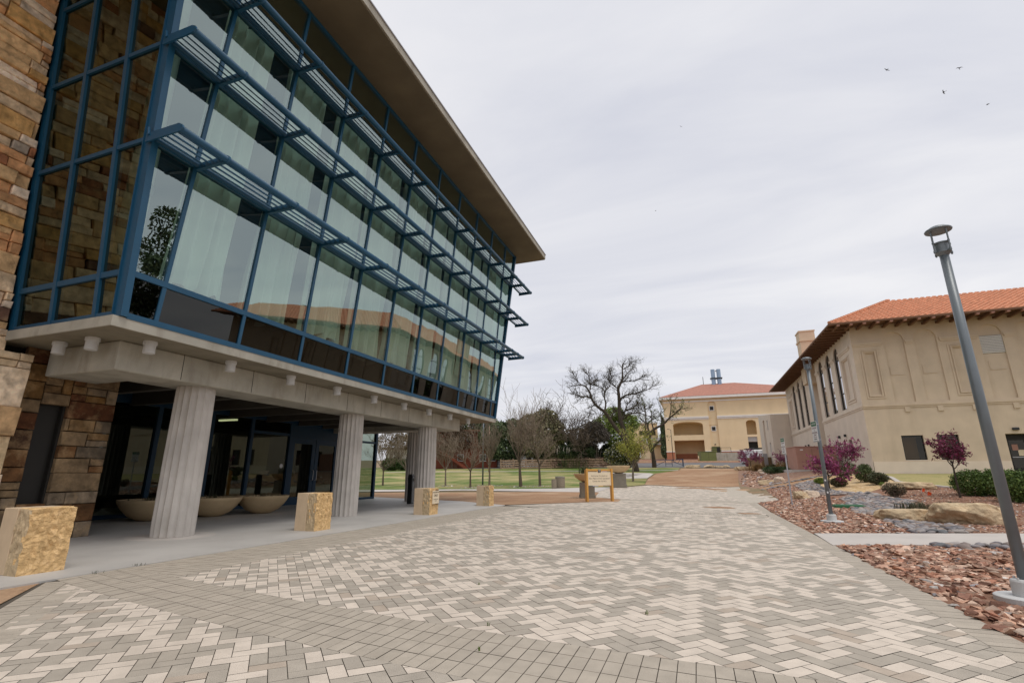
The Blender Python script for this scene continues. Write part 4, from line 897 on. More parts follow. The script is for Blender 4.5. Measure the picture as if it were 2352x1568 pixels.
def zone_sign(parent, x, y, z0, rz, sc=1.0):
    w, h = .46*sc, .72*sc
    p = MB(); p.bbox(-w/2, w/2, -.006, .006, 0, h, .003); pl = p.build('sign_plate', M['white'], parent); pl.location = (x, y, z0); pl.rotation_euler = (0, 0, rz)
    p = MB(); p.box(-w/2+.012, w/2-.012, -.0085, -.0061, h-.17*sc, h-.012); p.build('green_header', M['signgreen'], pl)
    for s, sz, z in (('LOADING', .085, .485), ('&', .06, .405), ('UNLOADING', .078, .325), ('ZONE', .085, .24), ('15 Min Limit', .055, .165)): text_obj('lettering', s, sz*sc, (0, -.0075, z*sc), (PI/2, 0, 0), M['maroon'], pl, .001)
    text_obj('lettering', 'RESERVED', .075*sc, (0, -.0095, h-.09*sc), (PI/2, 0, 0), M['white'], pl, .001)
    p = MB(); p.prism([(-.12*sc,.10*sc),(-.06*sc,.135*sc),(-.06*sc,.112*sc),(.12*sc,.112*sc),(.12*sc,.088*sc),(-.06*sc,.088*sc),(-.06*sc,.065*sc)], lambda a, b, d: (a, d, b), -.0085, -.0061); p.build('arrow', M['black'], pl)
    p = MB(); p.box(-w/2+.012, w/2-.012, -.0085, -.0061, .012, .03*sc); p.build('stripe', M['black'], pl)
    return pl
pl = zone_sign(lp2, -.13, -.05, 2.68, -math.radians(75), 1.0)
p = MB()
for z in (2.76, 3.30): p.tube([(-.13, -.04, z), (.02, 0, z)], .012, 6); p.lathe([(.090, z-.015), (.090, z+.015)], 20)
p.build('bracket', M['galv'], lp2)
for z, a in ((.95, -1.7), (1.35, -1.9)):
    p = MB(); p.box(-.03, .03, -.084, -.0815, z, z+.06); o = p.build('sticker', M['white'], lp2); o.rotation_euler = (0, 0, a+PI/2)
e = empty('sign_post', (4.45, 29.7, TZ(4.45, 29.7)), 'thin galvanised post with a loading zone sign seen nearly edge on', 'sign')
p = MB(); p.hexa([(-.035,-.03,-.2),(.035,-.03,-.2),(.02,.03,-.2),(-.02,.03,-.2),(-.035,-.03,3.25),(.035,-.03,3.25),(.02,.03,3.25),(-.02,.03,3.25)]); p.build('post', M['galv'], e)
zone_sign(e, -.05, -.05, 2.55, -math.radians(80), 1.15)

# campus sign
pL, pR = at(1347, 30.35), at(1404, 31.0); d = pR-pL; L = d.length
e = empty('campus_sign', pL, 'ochre framed sign board with cream panel at the edge of the paving', 'sign', None, math.atan2(d.y, d.x))
for x, dx in ((0, -.06), (L, .06)):
    p = MB(); p.hexa([(x-.055,-.08,-.1),(x+.055,-.08,-.1),(x+.055,.14,-.1),(x-.055,.14,-.1),(x-.055,-.08,1.90),(x+.055,-.08,1.90),(x+.055,.14,1.80),(x-.055,.14,1.80)]); p.build('post', M['signframe'], e)
p = MB(); p.bbox(.056, L-.056, -.03, .03, 1.72, 1.86, .006); p.build('top_rail', M['signframe'], e)
p = MB(); p.bbox(.056, L-.056, -.025, .025, .90, 1.719, .004); bd = p.build('board', M['signboard'], e)
for s, z, wd in (('Associated Students of', 1.465, .70), ('New Mexico State University', 1.315, .90), ('Center for the Arts', 1.165, .60)):
    text_obj('lettering', s, .135, (L/2, -.0262, z), (PI/2, 0, 0), M['lettering'], bd, .001, 1, True, wd*(L-.12))
def strip(mb, x0, x1, z0, z1, m, nm='colour_strip'): q = MB(); q.box(x0, x1, -.036, -.0305, z0, z1); q.build(nm, M[m], e)
strip(None, .07, L*.40, 1.715, 1.745, 'black'); strip(None, L*.62, L*.82, 1.715, 1.745, 'lav'); strip(None, L*.82, L-.07, 1.715, 1.745, 'teal')
strip(None, .07, L*.22, .885, .915, 'teal'); strip(None, L*.22, L*.44, .87, .90, 'lav'); strip(None, L*.44, L*.64, .87, .90, 'signframe'); strip(None, L*.64, L-.07, .885, .915, 'maroon')
p = MB(); p.prism([(L*.45, 1.66), (L*.56, 1.675), (L*.565, 1.83), (L*.445, 1.83)], lambda a, b, q: (a, q, b), -.045, -.0305); lg = p.build('emblem', M['black'], e)
text_obj('lettering', 'NM', .105, (L*.505, -.0465, 1.785), (PI/2, 0, 0), M['white'], lg, .001); text_obj('lettering', 'STATE', .042, (L*.505, -.0465, 1.715), (PI/2, 0, 0), M['white'], lg, .001)

# bins, pedestal bowls
def bin_(u, D, r, h, label, nm, cap):
    e = empty(nm, at(u, D), label, 'bin'); p = MB(); p.lathe([(r*.86, 0), (r*.98, .10), (r, .25), (r, h-.14)], 28); p.build('body', M['bin'], e)
    p = MB(); p.lathe([(r*1.03, h-.14), (r*1.03, h-.07), (r*.92, h-.02), (r*.5, h), (0.01, h+.01)] if cap else [(r*.96, h-.14), (r*.96, h-.02), (r*.7, h-.015), (r*.69, h-.06)], 28); p.build('lid', M['bin'] if not cap else M['pedestal'], e)
bin_(1286, 53.3, .50, 1.18, 'round aggregate concrete litter bin with domed lid on the lawn edge', 'litter_bin', True)
bin_(1272, 52.4, .26, .95, 'slim round concrete ash urn beside the larger litter bin', 'ash_urn', False)
for u, D, w, lb, lb2 in ((1347, 34.9, .82, 'square grey concrete pedestal just behind the campus sign', 'shallow tan planter bowl on the pedestal behind the campus sign'), (1421, 53.5, 1.12, 'square grey concrete pedestal further back by the young green tree', 'shallow tan planter bowl on the further pedestal by the young tree')):
    q = at(u, D); s = w/.82; e = empty('pedestal', q, lb, 'pedestal', None, .33)
    p = MB(); p.bbox(-.50*s, .50*s, -.50*s, .50*s, 0, .22*s, .015); p.build('base', M['pedestal'], e)
    p = MB(); p.bbox(-.46*s, .46*s, -.46*s, .46*s, .221*s, 1.03*s, .015); p.build('block', M['pedestal'], e)
    b = empty('pedestal_bowl', q+Vector((0, 0, 1.03*s)), lb2, 'planter')
    p = MB(); p.lathe([(.20*s, 0), (.30*s, .01), (.52*s, .12*s), (.76*s, .32*s), (.88*s, .50*s), (.905*s, .56*s), (.88*s, .57*s), (.80*s, .52*s)], 40); p.build('bowl', M['bowl'], b, True)
    p = MB(); p.lathe([(.80*s, .50*s), (.80*s, .53*s)], 28); p.build('soil', M['soil'], b)
    p = MB()
    for k in range(26):
        a = random.uniform(0, 6.28); r = random.uniform(0, .5)*s; tuft(p, r*math.cos(a)-.1, r*math.sin(a), 7, .62*s if D < 40 else .45, [(.04,.055,.02),(.06,.08,.03),(.10,.11,.05)], .10, .5*s, .012)
    p.build('plants', M['leaf'], b)

# fence along the back of the lawn
def board_fence(u0, u1, D, h, label):
    a = at(u0, D+3); b = at(u1, D); L = (b-a).length; e = empty('board_fence', a, label, 'fence', None, math.atan2(b.y-a.y, b.x-a.x)); n = 9; dz = b.z-a.z
    for k in range(n+1):
        x = L*k/n; p = MB(); p.box(x-.11, x+.11, -.1, .1, -.4+dz*k/n, h+.05+dz*k/n); p.build('post', M['fencewood'], e)
    for r in range(4):
        p = MB()
        for k in range(n):
            x0, x1 = L*k/n, L*(k+1)/n; z0 = .15+r*.48+random.uniform(-.03, .03); d0, d1 = dz*k/n, dz*(k+1)/n
            p.hexa([(x0,-.15,z0+d0),(x1,-.15,z0+d1),(x1,-.105,z0+d1),(x0,-.105,z0+d0),(x0,-.15,z0+.31+d0),(x1,-.15,z0+.31+d1),(x1,-.105,z0+.31+d1),(x0,-.105,z0+.31+d0)])
        p.build('board', M['fencewood'], e)
    p = MB()   # dry vine hanging over the boards
    for k in range(1100):
        x = random.choice((random.gauss(L*.93, L*.05), random.gauss(L*.72, L*.04), random.uniform(0, L), random.gauss(L*.5, .8))); x = min(max(x, 0), L)
        z = h*random.uniform(.25, 1.1)+dz*x/L; q = Vector((x, random.uniform(-.3, .05), z)); t = Vector((random.uniform(-.5, .5), random.uniform(-.1, .1), random.uniform(-.5, .1))); s = Vector((.03, 0, .02))
        p.add([q-s, q+s, q+t+s, q+t-s], [(0,1,2,3)], random.choice(((.13,.07,.05),(.17,.10,.075),(.09,.05,.04))))
    p.build('dry_vine', M['leaf'], e)
board_fence(1150, 1416, 106, 2.05, 'weathered horizontal board fence with dry vines behind the lawn')

# gate, utility poles and cabinets along the road
a, b = at(1509, 108.5), at(1571, 105.5); e = empty('road_gate', a, 'dark blue pipe gate with diagonal braces across the road', 'gate', None, math.atan2(b.y-a.y, b.x-a.x)); L = (b-a).length
p = MB(); p.tube([(L, 0, -.3), (L, 0, 1.5)], .13, 8); p.build('post', M['railblue'], e)
for x in (0, L*.36, L*.60): p = MB(); p.tube([(x, 0, -.4), (x, 0, 1.3)], .06, 6); p.build('post', M['railblue'], e)
p = MB(); p.tube([(0, 0, 1.25), (L, 0, 1.38)], .07, 6); p.tube([(L*.60, 0, 1.0), (L, 0, .22)], .06, 6); p.tube([(L*.60, 0, 1.3), (L*.8, 0, .6), (L*.9, 0, 1.3)], .045, 6); p.tube([(0, 0, .2), (L*.36, 0, 1.1)], .05, 6); p.tube([(L*.36, 0, .55), (L*.6, 0, .55)], .05, 6); p.build('pipe_frame', M['railblue'], e)
def pole(nm, u, D, h, r, m, label, arm=None, cat='pole'):
    e = empty(nm, at(u, D), label, cat); p = MB(); p.tube([(0,0,-.3),(0,0,h*.5),(0,0,h)], [r, r*.85, r*.7], 10); p.build('pole', M[m], e, True)
    if arm:
        q = MB(); q.tube([(0,0,h-.05),(arm*.5,0,h+.12),(arm,0,h+.15)], .05, 6); q.build('arm', M[m], e)
        q = MB(); q.hexa([(arm-.1,-.14,h+.08),(arm+abs(arm)*.55,-.14,h+.10),(arm+abs(arm)*.55,.14,h+.10),(arm-.1,.14,h+.08),(arm-.1,-.1,h+.22),(arm+abs(arm)*.5,-.1,h+.2),(arm+abs(arm)*.5,.1,h+.2),(arm-.1,.1,h+.22)]); q.build('lamp_head', M[m], e)
    e.rotation_euler = (0, 0, YAW); return e
pole('light_pole', 1109, 60.8, 9.5, .10, 'metal', 'tall grey street light rising beside the glass building corner', 1.1, 'street light')
pole('utility_pole', 1123, 96, 8.6, .13, 'fencewood', 'slim brown wooden pole on the lawn behind the bare trees')
pole('light_pole', 1549, 138, 8.6, .10, 'winframe', 'thin dark light pole in front of the yellow building', -.9, 'street light')
def cabinet(nm, u, D, w, dp, h, m, label, rz=None, fn=None, z0=-.3):
    e = empty(nm, at(u, D), label, 'cabinet', None, YAW if rz is None else rz); p = MB(); p.bbox(-w/2, w/2, 0, dp, z0, h, .03); p.build('cabinet_body', M[m], e)
    if fn: fn(e, w, dp, h)
    return e
def seams(e, w, dp, h):
    p = MB(); p.box(-.02, .02, -.012, 0, .1, h-.1); p.box(-w/2+.08, w/2-.08, -.012, 0, h-.16, h-.12); p.build('door_seam', M['winframe'], e)
    p = MB(); p.bbox(-w/2-.05, w/2+.05, -.05, dp+.05, h+.001, h+.08, .02); p.build('lid', e.children[0].data.materials[0] if e.children else M['greenbox'], e)
cabinet('transformer', 1632, 138, 4.2, 2.4, 2.5, 'greenbox', 'olive green transformer cabinet in front of the yellow building', None, seams)
e = empty('guard_post', at(1608, 136), 'short yellow guard post by the road kerb', 'bollard'); p = MB(); p.lathe([(.16,-.2),(.16,1.35),(.10,1.45),(0.01,1.48)], 12); p.build('post', M['yellowgravel'], e, True); p = MB(); p.lathe([(.165,1.0),(.165,1.12)], 12); p.build('band', M['white'], e)
q = at(1690, 137); e = empty('concrete_wall', q, 'low concrete retaining wall with metal railing below the yellow building', 'wall', None, .03)
p = MB(); p.bbox(-6.5, 11, 0, .4, -.8, 2.2, .02); p.build('wall', M['concrete'], e)
p = MB()
for x in (-5.5,-3,-.5): p.tube([(x,.2,2.2),(x,.2,3.5)], .05, 6)
p.tube([(-5.5,.2,3.5),(-.5,.2,3.5)], .05, 6); p.tube([(-5.5,.2,2.9),(-.5,.2,2.9)], .04, 6); p.build('railing', M['winframe'], e)
for x in (2.6, 4.6):
    p = MB(); p.tube([(x, -.35, 1.5), (x, -.01, 1.5)], .5, 14); p.build('round_vent', M['black'], e)
q = at(1568, 136); e = empty('road_kerb', q, 'pale yellow painted kerb along the far side of the road', 'kerb', None, .06); p = MB(); p.bbox(-20, 14, 0, .3, -.3, .16, .02); p.build('kerb', M['yellowgravel'], e)
# pink and grey utility boxes by the tan building
e = empty('utility_cabinet', (11.0, 63.6, TZ(11, 63.6)), 'large dusty pink utility cabinet on a concrete pad by the tan building', 'cabinet'); e.rotation_euler = (0, 0, .12)
p = MB(); p.bbox(-1.4, 4.2, -1.0, 4.4, -.6, .12, .02); p.build('concrete_pad', M['walk'], e)
p = MB(); p.bbox(-.4, 3.6, 0, 3.4, .121, 2.55, .03); p.build('cabinet_body', M['pinkbox'], e)
p = MB(); p.box(1.2, 1.24, -.012, -.001, .25, 2.4); p.box(2.5, 2.54, -.012, -.001, .25, 2.4); p.build('door_seam', M['brownwall'], e)
p = MB(); p.bbox(-.45, 3.65, -.05, 3.45, 2.551, 2.64, .02); p.build('lid', M['pinkbox'], e); p = MB(); p.box(.05, .35, -.015, -.001, 2.2, 2.32); p.build('notice_plate', M['white'], e)
e = empty('brown_enclosure', at(1757, 86), 'brown block enclosure wall with grey meter boxes beside the annex', 'wall', None, YAW)
p = MB(); p.box(-.3, .15, 0, 6, -.6, 2.1); p.box(.151, 3.8, 1.2, 1.6, -.6, 2.1); p.box(3.801, 5.2, 1.2, 1.6, -.6, 1.7); p.build('wall', M['brownwall'], e)
p = MB(); p.bbox(.45, 1.25, .8, 1.2, .5, 2.7, .03); p.build('meter_box', M['galv'], e); p = MB(); p.bbox(3.2, 4.3, .9, 1.2, .6, 1.3, .03); p.build('meter_box', M['galv'], e); p = MB(); p.box(-.45, -.301, 0, .2, -.6, 2.2); p.build('post', M['bowl'], e)
# white service van behind the redbud
e = empty('service_van', at(1753, 106.0), 'white service van with roof rack seen from behind near the annex', 'van', None, YAW-.05)
def vb(nm, m, fn, par=None): q = MB(); fn(q); return q.build(nm, M[m], par or e)
vb('body', 'white', lambda q: (q.bbox(-1.55, 1.75, 0, 6.5, .75, 3.15, .14)))
vb('lower_body', 'white', lambda q: q.bbox(-1.62, 1.82, -.05, 7.2, .55, 1.55, .10)); vb('bumper', 'black', lambda q: q.bbox(-1.6, 1.8, -.22, -.06, .42, .62, .03)); vb('underbody', 'black', lambda q: q.box(-1.4, 1.6, .3, 6.8, .2, .54))
for x in (-1.35, 1.55):
    for y in (1.0, 5.4): vb('wheel', 'tyre', lambda q: q.tube([(x-.14, y, .42), (x+.14, y, .42)], .44, 18))
vb('roof_rack', 'black', lambda q: ([q.tube([(x, .1, 3.42), (x, 6.2, 3.42)], .04, 6) for x in (-1.4, 1.6)], [q.tube([(-1.4, y, 3.42), (1.6, y, 3.42)], .04, 6) for y in (.1, 1.6, 3.1, 4.6, 6.2)], [q.tube([(x, y, 3.12), (x, y, 3.42)], .03, 6) for x in (-1.4, 1.6) for y in (.1, 3.1, 6.2)], q.box(-1.1, 1.3, .2, 5.5, 3.46, 3.56)))
vb('ladder', 'black', lambda q: ([q.tube([(x, -.08, .8), (x, -.08, 3.3)], .025, 6) for x in (1.3, 1.62)], [q.tube([(1.3, -.08, z), (1.62, -.08, z)], .018, 6) for z in (1.2, 1.6, 2.0, 2.4, 2.8)]))
for x in (-1.48, 1.68): vb('tail_light', 'brick_red', lambda q: q.bbox(x-.06, x+.06, -.09, -.051, 1.0, 1.5, .01))
vb('door_seam', 'winframe', lambda q: (q.box(.08, .10, -.06, -.0505, .65, 1.5), q.box(.08, .10, -.008, -.0005, 1.56, 3.0)))
dc = vb('decal', 'maroon', lambda q: q.prism([(-.35, 1.36), (.2, 1.42), (.9, 1.40), (.9, 2.35), (-.35, 2.35)], lambda a, b, d: (a, d, b), -.062, -.0515))
text_obj('lettering', 'NM', .62, (.28, -.0635, 2.08), (PI/2, 0, 0), M['white'], dc, .001); text_obj('lettering', 'STATE', .34, (.28, -.0635, 1.68), (PI/2, 0, 0), M['white'], dc, .001)
for s, sz, z in (('New Mexico', .18, 2.88), ('Environment', .15, 2.68), ('Barrel', .26, 2.48)): text_obj('lettering', s, sz, (.62, -.006, z), (PI/2, 0, 0), M['maroon'], e, .001)
# small flags, irrigation box
for x, y, h in ((11.55, 34.3, .22), (11.35, 33.1, .16)):
    e = empty('marker_flag', (x, y, TZ(x, y)), 'small orange marker flag %s the two in the red gravel' % ('higher of' if y > 34 else 'lower of'), 'flag', 'orange marker flags'); e.rotation_euler = (.0, .3, .4 if h > .2 else -.5)
    p = MB(); p.tube([(0,0,-.05),(0,0,h+.08)], .008, 5); p.build('wire', M['galv'], e); p = MB(); p.add([(0,0,h-.12),(.16,.02,h-.10),(.17,-.02,h+.06),(0,0,h+.08),(.08,.03,h-.01),(0,.012,h-.12),(.16,.032,h-.10),(.17,-.008,h+.06),(0,.012,h+.08)], [(0,1,4),(1,2,4),(2,3,4),(3,0,4)]); p.build('flag', M['orange'], e)
e = empty('irrigation_box', (6.55, 28.1, TZ(6.55, 28.1)), 'low green plastic irrigation box lid among the red rocks', 'utility box'); p = MB(); p.bbox(-.62, .62, -.3, .3, -.1, .12, .02); p.build('box', M['signgreen'], e); p = MB(); p.bbox(-.56, .56, -.25, .25, .121, .14, .01); p.build('lid', M['signgreen'], e)

# ------------------------------------------------------------------ boulders
def boulder(x, y, sx, sy, sz, label, m='boulder', rz=0., seed=0, flat=.5, group=None, name='boulder'):
    rs = random.Random(seed); bm = bmesh.new(); bmesh.ops.create_icosphere(bm, subdivisions=5, radius=1)
    pl = [(Vector((rs.gauss(0,1), rs.gauss(0,1), rs.gauss(.2,.8))).normalized(), rs.uniform(.55, .85)) for _ in range(9)]+[(Vector((0,0,1)), flat)]
    from mathutils import noise
    for v in bm.verts:
        p = v.co.copy()
        for n, d in pl:
            k = p.dot(n)-d
            if k > 0: p -= n*k*.92
        q = p*2.1+Vector((seed, seed*.7, 0)); p += p.normalized()*(noise.noise(q)*.12+noise.noise(q*3)*.07+noise.noise(q*7)*.035+noise.noise(q*15)*.015)
        v.co = (p.x*sx, p.y*sy, p.z*sz)
    mb = MB(); mb.bm(bm); o = mb.build(name, M[m], None, False, (x, y, TZ(x, y)+sz*.25)); o.rotation_euler = (0, 0, rz); o.data.polygons.foreach_set('use_smooth', np.ones(len(o.data.polygons), bool))
    return tag(o, label, 'boulder', group)
boulder(7.05, 22.3, 1.15, .55, .50, 'long low golden boulder left of the biggest boulder behind the side walkway', rz=.25, seed=3, flat=.45)
boulder(8.55, 21.7, 1.25, .72, .70, 'biggest rounded golden boulder right of a longer flat one by the walkway', rz=.1, seed=8, flat=.62)
boulder(5.62, 34.4, .52, .5, .55, 'dark brown boulder in the red rocks behind the second lamp', 'boulder', .3, 12)
boulder(6.3, 35.0, .50, .4, .50, 'pale pinkish boulder touching the dark brown one', 'boulder_pale', .1, 14)
boulder(11.8, 36.8, 1.5, .8, .52, 'broad flat brown ledge boulder in front of the small lawn', 'boulder', .2, 17, .4)
boulder(6.2, 53.4, 1.1, .6, .5, 'long brown boulder at the start of the dirt trail', 'boulder', .2, 21, .4)
boulder(7.2, 53.2, .5, .45, .55, 'grey boulder to the right of the long brown trail boulder', 'boulder_pale', .2, 22)
boulder(12.6, 55.9, 1.2, .9, .75, 'pale pink boulder against the tan building plinth', 'boulder_pale', .2, 25)
boulder(13.6, 52.6, .9, .7, .55, 'cream coloured boulder behind the round shrubs', 'boulder_pale', .2, 27)
boulder(8.3, 72, 1.4, .7, .5, 'pale boulder beside the dark spreading shrub', 'boulder_pale', .6, 28)
for i, (u, D, s, lb) in enumerate(((1631, 98.5, .95, 'rounded tan boulder, largest in the row along the road'), (1654, 98, .62, 'rounded tan boulder in the middle of the roadside row'), (1670, 97.6, .78, 'rounded tan boulder at the right end of the roadside row'), (1594, 100, 1.4, 'low greyish boulder at the left end of the roadside row'))):
    q = at(u, D); boulder(q.x, q.y, s*1.25, s*.7, s*.62 if i < 3 else s*.4, lb, 'boulder', .3, 30+i, .6, 'roadside boulders')
for i, (u, D) in enumerate(((1713, 84), (1705, 86))):
    q = at(u, D); boulder(q.x, q.y, 1.9-.5*i, .8, .75, 'mossy long boulder under the left hand redbud' if i == 0 else 'mossy short boulder left of the redbud row', 'boulder', .3, 40+i, .5)
# ------------------------------------------------------------------ crushed rock and river cobbles
def rock_protos(n, kind):
    out = []
    for k in range(n):
        bm = bmesh.new()
        if kind == 'rock':
            for _ in range(8):
                v = Vector((random.gauss(0,1), random.gauss(0,1), random.gauss(0,1))).normalized(); v *= random.uniform(.75, 1.15); bm.verts.new((v.x, v.y, max(-.6, min(.7, v.z))))
            r = bmesh.ops.convex_hull(bm, input=bm.verts[:]); bmesh.ops.delete(bm, geom=[v for v in bm.verts if not v.link_faces], context='VERTS')
            bmesh.ops.triangulate(bm, faces=bm.faces[:]); bmesh.ops.recalc_face_normals(bm, faces=bm.faces[:])
        else: bmesh.ops.create_icosphere(bm, subdivisions=2, radius=1)
        bm.verts.index_update()
        out.append((np.array([v.co[:] for v in bm.verts]), np.array([[v.index for v in f.verts] for f in bm.faces]))); bm.free()
    return out
PR = rock_protos(24, 'rock')
RC = [np.array(c) for c in ((.45,.245,.165),(.50,.30,.205),(.36,.175,.115),(.54,.36,.265),(.41,.25,.18),(.29,.15,.105),(.59,.42,.32))]
RG = [np.array(c) for c in ((.55,.50,.46),(.34,.32,.33),(.60,.46,.36),(.66,.62,.58))]
def scatter(name, pts, smin, smax, parent=None, tall=.6, grey=.07):
    Vs, Fs, Cs = [], [], []; b = 0
    for x, y in pts:
        if min((x-3.91)**2+(y-8.89)**2, (x-4.19)**2+(y-20.39)**2) < .24: continue
        v, f = PR[int(RNG.integers(len(PR)))]; s = smin+(smax-smin)*RNG.random()**2
        a, c = RNG.random()*6.28, (RNG.random()-.5)*.9; sx, sy, sz = s*RNG.uniform(.8, 1.5), s*RNG.uniform(.7, 1.0), s*RNG.uniform(.5, 1)*tall
        q = v*np.array((sx, sy, sz)); R = np.array([[math.cos(a),-math.sin(a),0],[math.sin(a),math.cos(a),0],[0,0,1]])@np.array([[1,0,0],[0,math.cos(c),-math.sin(c)],[0,math.sin(c),math.cos(c)]])
        q = q@R.T+np.array((x, y, TZ(x, y)+sz*.35)); Vs.append(q); Fs.append(f+b); b += len(v)
        col = (RG if RNG.random() < grey else RC); Cs.append(np.repeat((col[int(RNG.integers(len(col)))]*RNG.uniform(.5, 1.3))[None], len(f), 0))
    o = np_obj(name, np.concatenate(Vs), np.concatenate(Fs), M['rock'], parent, np.concatenate(Cs)); o['kind'] = 'stuff'; return o
def pts_in(poly, dens, avoid=()):
    xs = [p[0] for p in poly]; ys = [p[1] for p in poly]; n = int((max(xs)-min(xs))*(max(ys)-min(ys))*dens); r = []
    X = RNG.uniform(min(xs), max(xs), n); Y = RNG.uniform(min(ys), max(ys), n)
    for x, y in zip(X, Y):
        if in_poly(x, y, poly) and not any(in_poly(x, y, a) for a in avoid): r.append((x, y))
    return r
CR1 = [(8.41,35.39),(9.4,35.5),(9.5,32.2),(10.0,30.7),(8.8,27.6),(8.0,25.5),(7.5,24.2),(7.5,23.2),(6.2,22.5),(7.3,20.4),(7.3,18.6),(6.9,18.0),(5.5,17.5),(5.9,19.6),(6.0,21.4),(6.6,23.4),(6.45,24.2),(6.0,25.1),(6.74,28.7),(7.4,33)]
CR2 = [(7.25,46.5),(8.6,47.5),(8.9,46.3),(8.06,41.2),(8.2,37.2),(9.0,35.2),(7.6,35.1),(7.0,35.75),(6.87,40.5)]
CR3 = [(4.9,14.75),(5.0,14.45),(5.46,14.3),(6.7,14.7),(9,15.3),(9,16.1),(6.6,15.3)]
near_bed = [(2.86,2),(9,2),(11,16.5),(2.86,13.95)]
tag(scatter('crushed_rock', pts_in(near_bed, 190, (CR3,)), .04, .12), 'red brown crushed rock bed beside the paving nearest the camera', 'gravel')
slope = [(2.95,16.6),(5.5,17.4),(5.9,19.6),(6.0,21.4),(6.6,23.4),(6.45,24.2),(6.0,25.1),(6.74,28.7),(7.4,33),(7.0,35.7),(6.87,40.5),(7.2,46.2),(5.3,46.6),(4.84,41.4),(4.6,34.5),(3.15,32.1),(2.9,24.4)]
tag(scatter('crushed_rock', pts_in(slope, 95, ()), .045, .115), 'red brown crushed rock slope between the walkway and the dirt trail', 'gravel')
fine = [(7.0,18.1),(16,21.2),(17,37.2),(14,37),(13,38.6),(11.8,39.5),(10.2,36.5),(9.6,32.2),(10.1,30.7),(8.9,27.6),(8.1,25.5)]
tag(scatter('fine_gravel', pts_in(fine, 45, ()), .03, .075, None, .6, .12), 'fine pinkish gravel around the hedges and boulders', 'gravel')
upper = [(4.3,55),(5.1,51.5),(7,52.5),(8,54),(8.2,70),(6.8,84),(5.4,72),(4.5,62)]
tag(scatter('rubble', pts_in(upper, 5, ()), .08, .32, None, .7, .25), 'mixed rubble and small rocks beside the dirt ramp', 'gravel')
PRC = rock_protos(1, 'cobble')[0]; CC = [(.21,.195,.20),(.27,.25,.25),(.16,.15,.16),(.33,.295,.275),(.27,.20,.17),(.40,.365,.345),(.13,.135,.14),(.34,.26,.21),(.29,.235,.21),(.24,.19,.165)]
cob_me = []
for k in range(14):
    c = np.array(CC[k % len(CC)])*random.uniform(.85, 1.15); v = PRC[0].copy(); v *= 1+.16*np.sin(v[:, [1,2,0]]*3+k)+.08*np.sin(v[:, [2,0,1]]*5+2*k); v[:, 2] *= .50
    o = np_obj('river_cobble', v, PRC[1], M['cobble'], None, np.repeat(c[None], len(PRC[1]), 0), True); cob_me.append(o.data); bpy.data.objects.remove(o)
def cobbles(poly, dens, smin, smax, label, cap, grp, stuff_name):
    P = sorted(pts_in(poly, dens), key=lambda p: p[1]); kept = []; V, F, C = [], [], []; b = 0
    for x, y in P:
        s = random.uniform(smin, smax)
        if any((x-a)**2+(y-b_)**2 < (.74*(s+t))**2 for a, b_, t in kept[-120:]): continue
        kept.append((x, y, s)); sc = (s*random.uniform(1.0, 1.5), s*random.uniform(.75, 1), s*random.uniform(.8, 1.2)); rz = random.uniform(0, 6.3); rx, ry = random.uniform(-.3, .3), random.uniform(-.3, .3); loc = (x, y, TZ(x, y)+s*.25)
        me = random.choice(cob_me)
        if len(kept) <= cap:
            o = bpy.data.objects.new('river_cobble', me); link(o); o.location = loc; o.scale = sc; o.rotation_euler = (rx, ry, rz); tag(o, label, 'cobble', grp)
        else:
            R = np.array(Matrix.LocRotScale(None, Matrix.Rotation(rz, 3, 'Z').to_quaternion() @ Matrix.Rotation(rx, 3, 'X').to_quaternion(), Vector(sc)).to_3x3())
            V.append(PRC[0]*np.array((1,1,.5))@R.T+np.array(loc)); F.append(PRC[1]+b); b += len(PRC[0]); C.append(np.repeat((np.array(random.choice(CC))*random.uniform(.8, 1.2))[None], len(PRC[1]), 0))
    if V: tag(np_obj(stuff_name, np.concatenate(V), np.concatenate(F), M['cobble'], None, np.concatenate(C), True), 'smaller grey cobbles further up the dry stream, filling its bed', 'cobbles', None, 'stuff')
    return len(kept)
n1 = cobbles(CR1, 170, .065, .145, 'smooth grey river cobble in the dry stream by the golden boulders', 205, 'cobbles of the dry stream', 'cobble_bed')
n2 = cobbles(CR2, 120, .08, .16, 'smooth grey river cobble', 0, 'x', 'cobble_bed')
n3 = cobbles(CR3, 120, .06, .15, 'smooth grey river cobble on the near side of the walkway', 60, 'cobbles beside the walkway', 'cobble_patch')
for o in bpy.data.objects:
    if o.name.startswith('cobble_bed.'): o['label'] = 'grey cobbles of the upper dry stream beside the yellow gravel'
    if o.name.startswith('cobble_patch'): o['label'] = 'grey cobbles filling the patch along the near edge of the walkway'
tr = [(5.1+k*.26+random.uniform(-.1,.1), 47.0-.03*k+random.uniform(-.25,.25)) for k in range(8)]+[(5.6+k*.27, 50.3+.5*math.sin(k*.5)+random.uniform(-.4,.4)) for k in range(22)]
for x, y in tr:
    s = random.uniform(.12, .22); o = bpy.data.objects.new('river_cobble', random.choice(cob_me)); link(o); o.location = (x, y, TZ(x, y)+s*.25); o.scale = (s*1.3, s, s*.9); o.rotation_euler = (0, 0, random.uniform(0, 6.3)); tag(o, 'pale river cobble lining the edge of the dirt trail', 'cobble', 'cobbles lining the trail')
print('COBBLES', n1, n2, n3)
